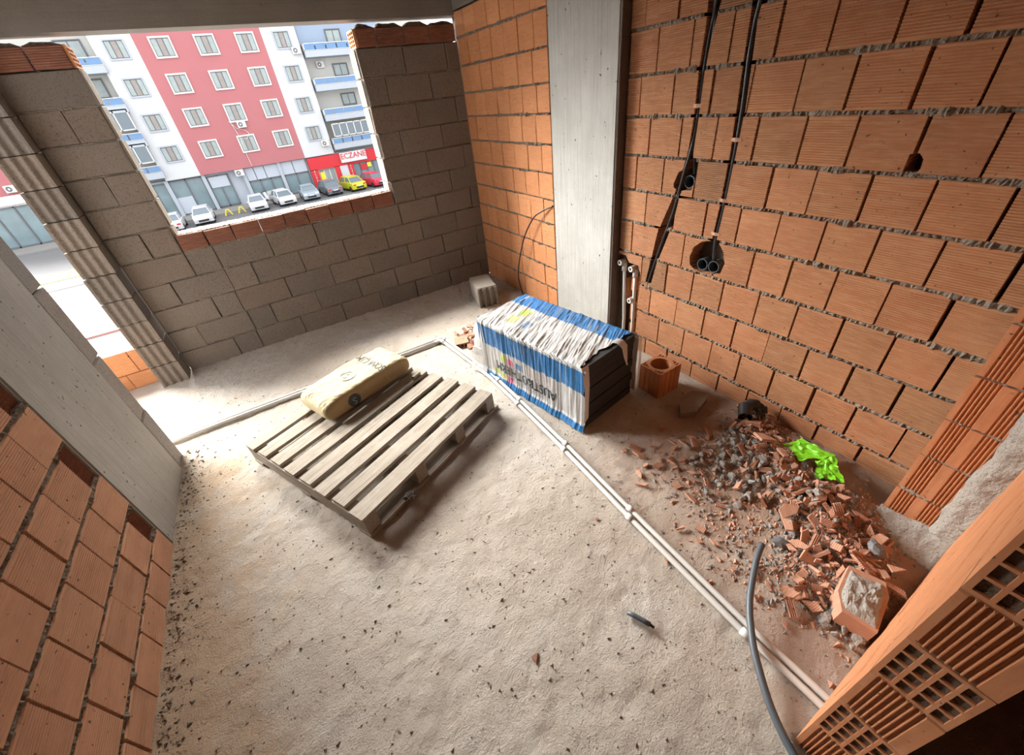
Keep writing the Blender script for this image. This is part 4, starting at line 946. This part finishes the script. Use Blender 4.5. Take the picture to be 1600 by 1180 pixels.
mbq = cut_mesh([(-0.055, -0.02), (0.055, -0.02), (0.06, 0.025), (-0.05, 0.022)], [[(-0.045 + i * 0.034, -0.012), (-0.020 + i * 0.034, -0.012), (-0.020 + i * 0.034, 0.014), (-0.045 + i * 0.034, 0.014)] for i in range(3)], 0.13)
mbq.build('shell', 'terracotta_shard', hc)
# single pieces that can be told apart
def single(me_, x, y, label, cat, name='brick_shard', rz=0.3, s_=1.0, dz=0.003, rx=0.1):
    o = new_obj(name, me_, None, None, (x, y, zf_(x, y) + dz), (rx, 0.05, rz)); o.scale = (s_, s_, s_); return tag(o, label, cat)
single(SH[1], 0.245, 0.560, 'lone terracotta chip near the bottom centre of the floor', 'brick shard', s_=0.7)
single(SH[2], 0.83, 0.88, 'lone brick chip on the floor left of the pipes', 'brick shard', s_=0.6)
single(SH[3], 0.93, 0.55, 'brick chip touching the left side of the floor pipes', 'brick shard', rz=1.2, s_=0.8)
for q, (x, y, lb_) in enumerate(((0.75, 2.18, 'between pallet and elbow'), (0.80, 2.02, 'beside the pallet corner'), (0.62, 2.55, 'behind the cement bag corner'))):
    single(SH[22 + q], x, y, 'thin reddish brick sliver on the floor ' + lb_, 'brick shard', rz=0.9 + q * 0.3, s_=0.8)
st = lump_mesh(0.04); st.materials.clear(); st.materials.append(MATS['dark_stone'])
single(st, 1.38, 0.32, 'dark bluish stone lying alone left of the rubble', 'stone', 'stone', 0.4, 0.8, 0.015)
st2 = lump_mesh(0.045); st2.materials.clear(); st2.materials.append(MATS['dark_stone'])
single(st2, 1.60, 0.075, 'dark bluish stone half buried at the lower end of the rubble', 'stone', 'stone', 0.9, 1.0, 0.035)
wd = thing('wire_wad', 'crumpled dark wad of wire beside the pallet runner', 'wire wad', (0.115, 1.555, 0.006))
wm = lump_mesh(0.035); wm.materials.clear(); wm.materials.append(MATS['dark_stone']); new_obj('wad', wm, None, wd, (0, 0, 0.02))
for q in range(5):
    a = q * 1.25; MB().tube([(0.03 * math.cos(a), 0.03 * math.sin(a), 0.02), (0.02 * math.cos(a + 1), 0.02 * math.sin(a + 1), 0.043), (0.03 * math.cos(a + 2), 0.03 * math.sin(a + 2), 0.024)], 0.002, 6).build('wire_loop', 'pvc_white', wd)
# mortar-topped brick chunk near the bottom right
bc = thing('brick_chunk', 'big broken brick chunk capped with grey mortar by the near wall', 'brick chunk', (1.335, 0.025, zf_(1.33, 0.02)), 0.25)
pc = [(-0.105, -0.062), (0.055, -0.070), (0.112, -0.050), (0.100, 0.060), (-0.030, 0.068), (-0.102, 0.040)]
MB().prism(pc, 0, 0.085, 2).build('brick_body', 'terracotta_shard', bc, rot=(0.05, -0.04, 0))
rr_, aa_ = np.meshgrid(np.linspace(0, 1, 12), np.linspace(0, 1, 37), indexing='ij')
pcx = np.interp(aa_ * 6, range(7), [p[0] for p in pc] + [pc[0][0]]); pcy = np.interp(aa_ * 6, range(7), [p[1] for p in pc] + [pc[0][1]])
kk = rr_ * (0.86 + 0.22 * fbm(aa_ * 9, aa_ * 0 + 1, 3, 80)); kk[:, -1] = kk[:, 0]
mz = 0.084 + 0.030 * fbm(pcx * kk * 40, pcy * kk * 40, 4, 81) * (1 - rr_ ** 5) - 0.012 * rr_ ** 8
new_obj('mortar_cap', grid_mesh('mortar_cap', pcx * kk, pcy * kk, mz), 'cement_render', bc, rot=(0.05, -0.04, 0))
# green plastic sheet
gs = thing('plastic_sheet', 'bright green torn plastic sheet on the rubble against the right wall', 'plastic sheet', (1.86, 0.46, 0.0))
def crumple(name, poly_pts, n, parent, seed):
    (p00, p10, p11, p01) = [Vector(p) for p in poly_pts]; a_, b_2 = np.meshgrid(np.linspace(0, 1, n), np.linspace(0, 1, n), indexing='ij')
    X_ = np.zeros_like(a_); Y_ = X_.copy(); Z_ = X_.copy()
    for (p, wgt) in ((p00, (1 - a_) * (1 - b_2)), (p10, a_ * (1 - b_2)), (p11, a_ * b_2), (p01, (1 - a_) * b_2)):
        X_ += p[0] * wgt; Y_ += p[1] * wgt; Z_ += p[2] * wgt
    Z_ += np.abs(fbm(a_ * 4 + seed, b_2 * 4, 3, seed) - 0.45) * 0.05; X_ += (fbm(a_ * 5, b_2 * 5, 2, seed + 3) - 0.45) * 0.03; Y_ += (fbm(a_ * 5, b_2 * 5, 2, seed + 4) - 0.45) * 0.03
    return new_obj(name, grid_mesh(name, X_, Y_, Z_), 'green_sheet', parent)
crumple('upper_fold', [(0.00, 0.155, 0.075), (0.10, 0.11, 0.11), (0.075, -0.055, 0.125), (-0.035, 0.045, 0.085)], 14, gs, 91)
crumple('lower_fold', [(0.00, -0.005, 0.10), (0.08, -0.05, 0.125), (-0.02, -0.14, 0.085), (-0.075, -0.055, 0.07)], 14, gs, 95)
# black pipe fitting at the wall foot
bf = thing('black_pipe_fitting', 'black plastic pipe fitting at the foot of the right wall', 'pipe fitting', (1.955, 0.865, zf_(1.95, 0.86) + 0.015), 0.5)
MB().ring((-0.075, 0.01, 0.035), (1, 0.1, 0.15), 0.036, 0.029, 0.09, 24).build('socket', 'black_plastic', bf, smooth_=False)
MB().tube([(0.01, 0.015, 0.045), (0.045, -0.01, 0.04), (0.07, -0.04, 0.03)], [0.034, 0.036, 0.032], 16).build('bend', 'black_plastic', bf, smooth_=True)
crumple('torn_sleeve', [(-0.02, -0.085, 0.01), (0.09, -0.10, 0.012), (0.08, 0.0, 0.05), (-0.02, -0.01, 0.05)], 10, bf, 99).data.materials[0] = MATS['black_plastic']

# fine debris, one uncountable layer
def debris(name, n, sampler, size, mat, label, cat):
    V = []; F = []
    tet = np.array([(1, 0, -0.3), (-0.5, 0.87, -0.3), (-0.5, -0.87, -0.3), (0.2, 0.1, 0.6), (-0.3, 0.2, 0.45)])
    fc = [(0, 1, 3), (1, 4, 3), (1, 2, 4), (2, 0, 3), (2, 3, 4), (0, 2, 1)]
    xy = np.array([sampler() for _ in range(n)]); zz = floor_h(xy[:, 0], xy[:, 1])
    for i in range(n):
        x, y = xy[i]
        if x < XL + 0.01 or x > XR - 0.01 or y > YB - 0.01: continue
        s_ = size * random.choice((0.5, 0.7, 1, 1, 1.6)) * random.uniform(0.7, 1.3); a = random.uniform(0, 6.3); ca, sa = math.cos(a), math.sin(a)
        k = len(V); st_ = (random.uniform(0.7, 1.5), random.uniform(0.5, 1.1), random.uniform(0.4, 0.9))
        for t in tet:
            px, py, pz_ = t[0] * st_[0] * s_, t[1] * st_[1] * s_, t[2] * st_[2] * s_
            V.append((x + px * ca - py * sa, y + px * sa + py * ca, zz[i] + 0.25 * s_ + pz_))
        F += [tuple(k + j for j in f) for f in fc]
    return tag(MB().add(V, F).build(name, mat), label, cat, kind='stuff')
hs = lambda: (lambda q: (random.gauss(q[0], q[2] * 1.15), max(-0.06, random.gauss(q[1], q[3] * 1.15))))(random.choice(heap + [(1.5, 0.7, 0.12, 0.1), (1.3, 0.3, 0.12, 0.15), (1.7, 0.2, 0.1, 0.08)]))
debris('brick_crumbs', 4200, hs, 0.0085, 'terracotta_shard', 'fine terracotta crumbs spread through the rubble heap', 'crumbs')
debris('mortar_crumbs', 4200, hs, 0.0085, 'cement_lump', 'fine grey mortar crumbs spread through the rubble heap', 'crumbs')
debris('floor_grit', 4200, lambda: (random.uniform(XL, XR), random.uniform(-0.2, YB)), 0.0045, 'mortar', 'scattered sandy grit over the whole dusty floor', 'grit')
debris('dark_grit', 380, lambda: (random.uniform(XL, XR), random.uniform(-0.2, YB)), 0.0045, 'dark_stone', 'scattered dark specks of grit over the floor', 'grit')
debris('wall_foot_grit', 900, lambda: (XL + abs(random.gauss(0, 0.06)), random.uniform(0.3, 2.85)), 0.006, 'mortar', 'sandy crumbs along the foot of the left wall', 'grit')
debris('corner_grit', 500, lambda: (random.uniform(1.5, 2.02), YB - abs(random.gauss(0, 0.5))), 0.007, 'terracotta_shard', 'brick crumbs in the far right corner of the floor', 'crumbs')

# ------------------------------------------------------------------ outdoors
GZ = -6.3; D = 60.0
P60 = lambda x30, z30: (2 * x30, 2 * z30 - H)
tag(MB().box(-90, 120, 4.9, 100, GZ - 0.5, GZ).build('ground_street', 'asphalt'), kind='structure')
tag(MB().box(-60, 60, 56.5, 60.2, GZ, GZ + 0.12).build('ground_pavement', 'pavement'), kind='structure')
tag(MB().box(-60, 60, 26.6, 29.4, GZ, GZ + 0.10).build('ground_red_pavers', 'red_pavers'), kind='structure')
tag(MB().box(-60, -11.5, 38.8, 42.0, GZ, GZ + 0.08).build('ground_verge', 'rubble_ground'), kind='structure')
tag(MB().box(-60, -12.2, 41.2, 44.0, GZ, GZ + 0.14).build('ground_grass', 'grass'), kind='structure')
ab = thing('apartment_building', 'pink and white apartment block with shops across the street', 'building', (0, D, 0))
def part(name, mat, x0, x1, z0, z1, y0=0.0, y1=6.0, parent=None):
    return MB().box(x0, x1, y0, y1, z0, z1).build(name, mat, parent or ab)
ZB = -2.60; ZTp = 12.4
part('pink_wall', 'facade_pink', -3.66, 7.40, ZB, ZTp, -0.0)
part('white_wall', 'facade_white', -6.95, -3.66, ZB, ZTp, 0.02)
part('white_wall', 'facade_white', 7.40, 10.86, ZB, ZTp, 0.02)
part('recessed_wall', 'facade_cream', 10.86, 26.0, ZB, ZTp, 1.4)
part('recessed_wall', 'facade_cream', -17.8, -6.95, ZB, ZTp, 1.4)
part('pink_wall', 'facade_pink', -29.0, -17.8, ZB + 0.9, ZTp, 0.0)
part('ground_floor_wall', 'facade_grey', -29.0, 26.0, GZ, ZB, 0.6)
part('roof', 'facade_grey', -30, 27, ZTp, ZTp + 0.4, -0.8, 7)
part('blue_band', 'facade_bluegrey', 11.0, 20, 7.75, 9.7, 0.6, 1.6)
def window(x0, x1, z0, z1, trim, yb=0.0, n=3, tw=0.14):
    m_ = MB(); y0, y1 = yb - 0.10, yb + 0.05
    m_.box(x0, x1, y0, y1, z0, z0 + tw).box(x0, x1, y0, y1, z1 - tw, z1).box(x0, x0 + tw, y0, y1, z0 + tw, z1 - tw).box(x1 - tw, x1, y0, y1, z0 + tw, z1 - tw)
    wdw = m_.build('window', trim, ab)
    a, b_ = x0 + tw, x1 - tw; c_, d_ = z0 + tw, z1 - tw
    for k in range(n):
        p0 = a + (b_ - a) * k / n; p1 = a + (b_ - a) * (k + 1) / n
        MB().box(p0 + 0.05, p1 - 0.05, yb - 0.035, yb - 0.012, c_ + 0.06, d_ - 0.06).build('pane', 'curtain_warm' if k == n // 2 and n == 3 else 'curtain', wdw)
    MB().box(a, b_, yb - 0.012, yb + 0.0, c_, d_).build('sash', 'frame_grey', wdw)
for zc in (5.02, 3.60, 2.17, 0.72):
    for xc in (-0.80, 1.07, 2.90):
        X_, Z_ = P60(xc, zc); window(X_ - 0.90, X_ + 0.90, Z_ - 0.85, Z_ + 0.82, 'frame_white')
for zc in (5.03, 3.59, 2.14, 0.74):
    for xc in (-2.62, 4.65):
        X_, Z_ = P60(xc, zc); window(X_ - 0.84, X_ + 0.84, Z_ - 0.78, Z_ + 0.78, 'facade_grey', 0.02, 3, 0.12)
def balcony(x0, x1, zr, parent=ab, glass=False):
    MB().box(x0, x1, -0.5, 1.4, zr - 1.2, zr - 0.62).build('balcony_slab', 'facade_grey', parent)
    r_ = MB(); r_.box(x0, x1, -0.5, -0.42, zr - 0.06, zr).box(x0, x1, -0.5, -0.42, zr - 0.64, zr - 0.58).box(x0, x0 + 0.08, -0.5, 1.4, zr - 0.64, zr)
    rl = r_.build('balcony_rail', 'frame_white', parent)
    n = max(2, int((x1 - x0) / 1.1))
    for k in range(n):
        a = x0 + (x1 - x0) * k / n; MB().box(a + 0.10, a + (x1 - x0) / n - 0.03, -0.47, -0.45, zr - 0.56, zr - 0.08).build('rail_pane', 'rail_blue', rl)
for zr in (4.81, 3.28, 1.83, 0.35):
    balcony(11.05, 24.0, 2 * zr - H)
    balcony(-14.0, -6.75, 2 * zr - H)
for (xc, zc) in ((7.40, 5.10), (7.40, 3.62), (7.39, 2.20)): X_, Z_ = P60(xc, zc); window(X_ - 0.85, X_ + 0.85, Z_ - 0.62, Z_ + 0.62, 'frame_grey', 1.38 if zc < 5 else 0.58, 2, 0.08)
for (xc, zc) in ((-4.35, 5.2), (-4.35, 3.75)): X_, Z_ = P60(xc, zc); window(X_ - 1.0, X_ + 1.0, Z_ - 0.9, Z_ + 0.7, 'frame_grey', 1.38, 2, 0.08)
# glazed-in balconies
def glazed(x0, x1, z0, z1, n):
    g_ = MB(); yq = -0.46
    for k in range(n + 1): a = x0 + (x1 - x0) * k / n; g_.box(a - 0.05, a + 0.05, yq - 0.04, yq + 0.06, z0, z1)
    g_.box(x0, x1, yq - 0.04, yq + 0.06, z0, z0 + 0.1).box(x0, x1, yq - 0.04, yq + 0.06, z1 - 0.1, z1)
    gl = g_.build('glazed_balcony', 'frame_white', ab)
    for k in range(n): a = x0 + (x1 - x0) * k / n; MB().box(a + 0.05, a + (x1 - x0) / n - 0.05, yq, yq + 0.03, z0 + 0.1, z1 - 0.1).build('glazed_pane', 'car_glass', gl)
glazed(11.5, 17.5, -0.95, 0.42, 7)
glazed(-9.2, -6.95, 2.15, 3.9, 2); glazed(-9.2, -6.95, -0.75, 1.0, 2)
def ac_unit(x, z, y=-0.32):
    u = MB().box(x - 0.42, x + 0.42, y, y + 0.30, z - 0.30, z + 0.30).build('air_conditioner', 'frame_white', ab)
    MB().ring((x - 0.10, y - 0.02, z), (0, 1, 0), 0.22, 0.09, 0.03, 18).build('fan_guard', 'frame_grey', u)
for (xc, zc) in ((5.14, 4.55), (5.08, 0.17), (3.02 - 1.9, 1.62), (0.02, -0.60)): X_, Z_ = P60(xc, zc); ac_unit(X_, Z_)
ac_unit(12.6, 6.1, 1.05); ac_unit(-18.6, -1.15)
# shop fronts
def shop(x0, x1, z0, z1, n, mat='shop_glass', frame='frame_grey', y=0.55):
    s_ = MB()
    for k in range(n + 1): a = x0 + (x1 - x0) * k / n; s_.box(a - 0.06, a + 0.06, y - 0.12, y + 0.05, z0, z1)
    s_.box(x0, x1, y - 0.12, y + 0.05, z1 - 0.12, z1).box(x0, x1, y - 0.12, y + 0.05, z0, z0 + 0.15)
    o = s_.build('shop_front', frame, ab)
    for k in range(n): a = x0 + (x1 - x0) * k / n; MB().box(a + 0.06, a + (x1 - x0) / n - 0.06, y - 0.02, y + 0.04, z0 + 0.15, z1 - 0.12).build('shop_pane', mat, o)
shop(-6.9, -3.75, -6.2, -2.7, 2); shop(-9.6, -7.2, -6.2, -2.8, 2); shop(-3.35, -1.2, -6.1, -2.85, 2); shop(-29, -18, -6.2, -2.6, 7)
MB().box(-6.9, -5.4, 0.40, 0.5, -6.05, -4.4).build('shop_panel', 'shop_panel', ab)
MB().box(-3.2, -1.35, 0.40, 0.47, -4.05, -2.98).build('shop_panel', 'shop_panel', ab)
for (a, b_) in ((0.62, 1.5), (1.58, 2.6), (2.68, 4.12), (4.5, 5.75), (5.83, 7.25)): MB().box(a, b_, 0.38, 0.5, -3.98, -2.68).build('fascia_panel', 'shop_panel', ab)
shop(0.62, 4.12, -6.2, -4.02, 3); shop(4.5, 7.25, -6.2, -4.02, 2)
for a in (-7.05, -3.55, 0.4, 4.3): MB().box(a - 0.18, a + 0.18, 0.2, 0.6, GZ, ZB).build('pillar', 'facade_grey', ab)
# pharmacy
ph = MB().box(7.5, 16.2, -0.05, 0.5, -4.05, -2.72).box(7.5, 8.35, -0.05, 0.5, GZ, -4.0).box(10.4, 11.0, -0.05, 0.5, GZ, -4.0).box(12.0, 12.7, -0.05, 0.5, GZ, -4.0).build('pharmacy_front', 'sign_red', ab)
shop(8.4, 10.35, -6.2, -4.02, 3, 'curtain', 'frame_white', 0.35); shop(12.7, 16.2, -6.2, -4.0, 4, 'shop_glass', 'frame_grey', 0.35)
MB().box(11.0, 12.0, 0.0, 0.5, GZ, -4.0).build('pillar', 'facade_white', ab)
sg = MB().box(11.36, 14.58, -0.35, -0.05, -3.75, -2.68).build('sign_board', 'sign_white', ab)
new_obj('sign_lettering', text_mesh('ECZANE', 0.84, 0.02), 'sign_red', sg, (12.97, -0.38, -3.10), (PI / 2, 0, 0))
new_obj('vertical_lettering', text_mesh('E\nC\nZ\nA\nN\nE', 0.34, 0.02), 'sign_white', ph, (7.92, -0.08, -5.05), (PI / 2, 0, 0))
new_obj('vertical_lettering', text_mesh('E\nC\nZ\nA\nN\nE', 0.34, 0.02), 'sign_white', ph, (12.35, -0.08, -5.05), (PI / 2, 0, 0))
MB().box(8.5, 9.0, 0.15, 0.2, -6.0, -4.4).build('poster', 'bollard_yellow', ph); MB().box(13.6, 14.4, 0.15, 0.2, -4.9, -4.3).build('poster', 'sign_red', ph); MB().box(14.5, 15.0, 0.15, 0.2, -4.7, -4.2).build('poster', 'bollard_yellow', ph)
# service cable on the pink wall
MB().tube([(1.15, -0.06, 1.9), (1.6, -0.06, 1.2), (2.4, -0.06, 0.9), (2.6, -0.08, 0.6), (2.2, -0.06, 0.1), (1.6, -0.06, 0.2), (1.3, -0.06, 1.6)], 0.03, 6).build('wall_cable', 'frame_white', ab)
MB().tube([(1.6, -0.06, 0.2), (1.5, -0.06, -1.0), (1.55, -0.06, -2.5)], 0.03, 6).build('wall_cable', 'frame_white', ab)

def car(x, y, paint, label, hatch=False, rz=0.0, front=True):
    c_ = thing('parked_car', label, 'car', (x, y, GZ), rz, 'parked cars before the shops')
    prof = [(-2.05, 0.28), (2.05, 0.28), (2.12, 0.55), (2.0, 0.86), (1.2, 0.92), (-1.1, 0.98), (-2.0, 0.92), (-2.12, 0.6)]     # (y,z); camera side is -y
    m_ = MB(); n = len(prof)
    for (xx, k) in ((-0.86, 0.97), (-0.80, 1.0), (0.80, 1.0), (0.86, 0.97)):
        m_.v += [(xx, p[0] * k, 0.28 + (p[1] - 0.28) * (0.96 if abs(xx) > 0.82 else 1.0)) for p in prof]
    m_.f += [(j * n + i, j * n + (i + 1) % n, (j + 1) * n + (i + 1) % n, (j + 1) * n + i) for j in range(3) for i in range(n)] + [tuple(range(n)), tuple(range(4 * n - 1, 3 * n - 1, -1))]
    m_.build('body', paint, c_)
    a0, a1, b0, b1 = (-1.25, 1.35, -0.55, 0.75) if not hatch else (-1.5, 1.7, -0.75, 1.15)
    m_ = MB().add([(-0.78, a0, 0.92), (0.78, a0, 0.92), (0.78, a1, 0.9), (-0.78, a1, 0.9), (-0.60, b0, 1.42), (0.60, b0, 1.42), (0.60, b1, 1.42), (-0.60, b1, 1.42)], [(0, 1, 5, 4), (1, 2, 6, 5), (2, 3, 7, 6), (3, 0, 4, 7), (4, 5, 6, 7)])
    m_.build('cabin_glass', 'car_glass', c_)
    m_ = MB().box(-0.62, 0.62, b0 - 0.05, b1 + 0.05, 1.41, 1.48)
    for sx_ in (-1, 1):
        for (p, q) in (((0.79 * sx_, a0, 0.9), (0.61 * sx_, b0, 1.44)), ((0.79 * sx_, a1, 0.9), (0.61 * sx_, b1, 1.44)), ((0.79 * sx_, (a0 + a1) / 2, 0.9), (0.61 * sx_, (b0 + b1) / 2, 1.44))): m_.tube([p, q], 0.045, 6)
    m_.build('roof', paint, c_)
    for sx_ in (-1, 1):
        for yy_ in (-1.3, 1.3): MB().tube([(sx_ * 0.72, yy_, 0.31), (sx_ * 0.89, yy_, 0.31)], 0.31, 16).build('wheel', 'tyre', c_)
        MB().box(sx_ * 0.62 - 0.17, sx_ * 0.62 + 0.17, -2.12, -1.98, 0.66, 0.80).build('head_lamp' if front else 'tail_lamp', 'lamp_clear' if front else 'lamp_red', c_)
        MB().box(sx_ * 0.88 - 0.07, sx_ * 0.88 + 0.07, -0.85, -0.70, 0.92, 1.05).build('mirror', paint, c_)
    MB().box(-0.45, 0.45, -2.14, -2.06, 0.38, 0.55).build('grille', 'tyre', c_); MB().box(-0.25, 0.25, -2.16, -2.09, 0.56, 0.66).build('number_plate', 'sign_white', c_)
car(-4.75, 54.2, 'car_white', 'white car parked before the glazed shop left of the yellow bollards', True)
car(-7.35, 53.2, 'car_white', 'white car at the far left edge of the window opening, red tail lamps', False, 0.0, False)
car(0.45, 55.2, 'car_white', 'white sedan parked under the pink facade, left of its white neighbour')
car(3.1, 55.3, 'car_white', 'white hatchback parked under the pink facade, next to the silver car', True, 0.15)
car(5.9, 55.4, 'car_silver', 'pale silver car parked between white hatchback and grey car')
car(8.35, 55.6, 'car_grey', 'dark grey hatchback parked before the red pharmacy front', True, 0.12, False)
car(10.95, 55.4, 'car_yellow', 'yellow hatchback parked below the pharmacy sign', True, 0.2, False)
car(13.5, 55.4, 'car_red', 'red car parked at the right edge of the window opening', True, 0.25, False)
for (x, lb_) in ((-2.6, 'left'), (-1.3, 'right')):
    bo = thing('parking_barrier', lb_ + ' one of the two yellow parking barriers before the shops', 'barrier', (x, 55.0, GZ))
    MB().tube([(-0.35, 0, 0), (-0.1, 0, 0.62), (0.1, 0, 0.62), (0.35, 0, 0)], 0.07, 8).build('hoop', 'bollard_yellow', bo); MB().box(-0.4, 0.4, -0.2, 0.2, 0, 0.05).build('base', 'frame_grey', bo)
sc = thing('scooter', 'white scooter parked between the two white cars and the shop', 'scooter', (1.8, 58.7, GZ + 0.12), 0.4)
MB().ring((-0.06, -0.6, 0.25), (1, 0, 0), 0.25, 0.12, 0.12, 16).build('wheel', 'tyre', sc); MB().ring((-0.06, 0.6, 0.25), (1, 0, 0), 0.25, 0.12, 0.12, 16).build('wheel', 'tyre', sc)
MB().prism([(-0.75, 0.35), (0.15, 0.3), (0.5, 0.95), (0.6, 1.0), (0.45, 0.3), (0.4, 0.22), (-0.6, 0.22), (-0.8, 0.7), (-0.1, 0.75)][::-1], -0.15, 0.15, 0).build('body', 'car_white', sc)
MB().tube([(-0.35, 0.5, 1.0), (0.35, 0.5, 1.0)], 0.03, 6).build('handlebar', 'tyre', sc)
MB().box(-0.2, 0.2, -0.95, -0.55, 0.75, 1.1).build('top_box', 'car_white', sc)
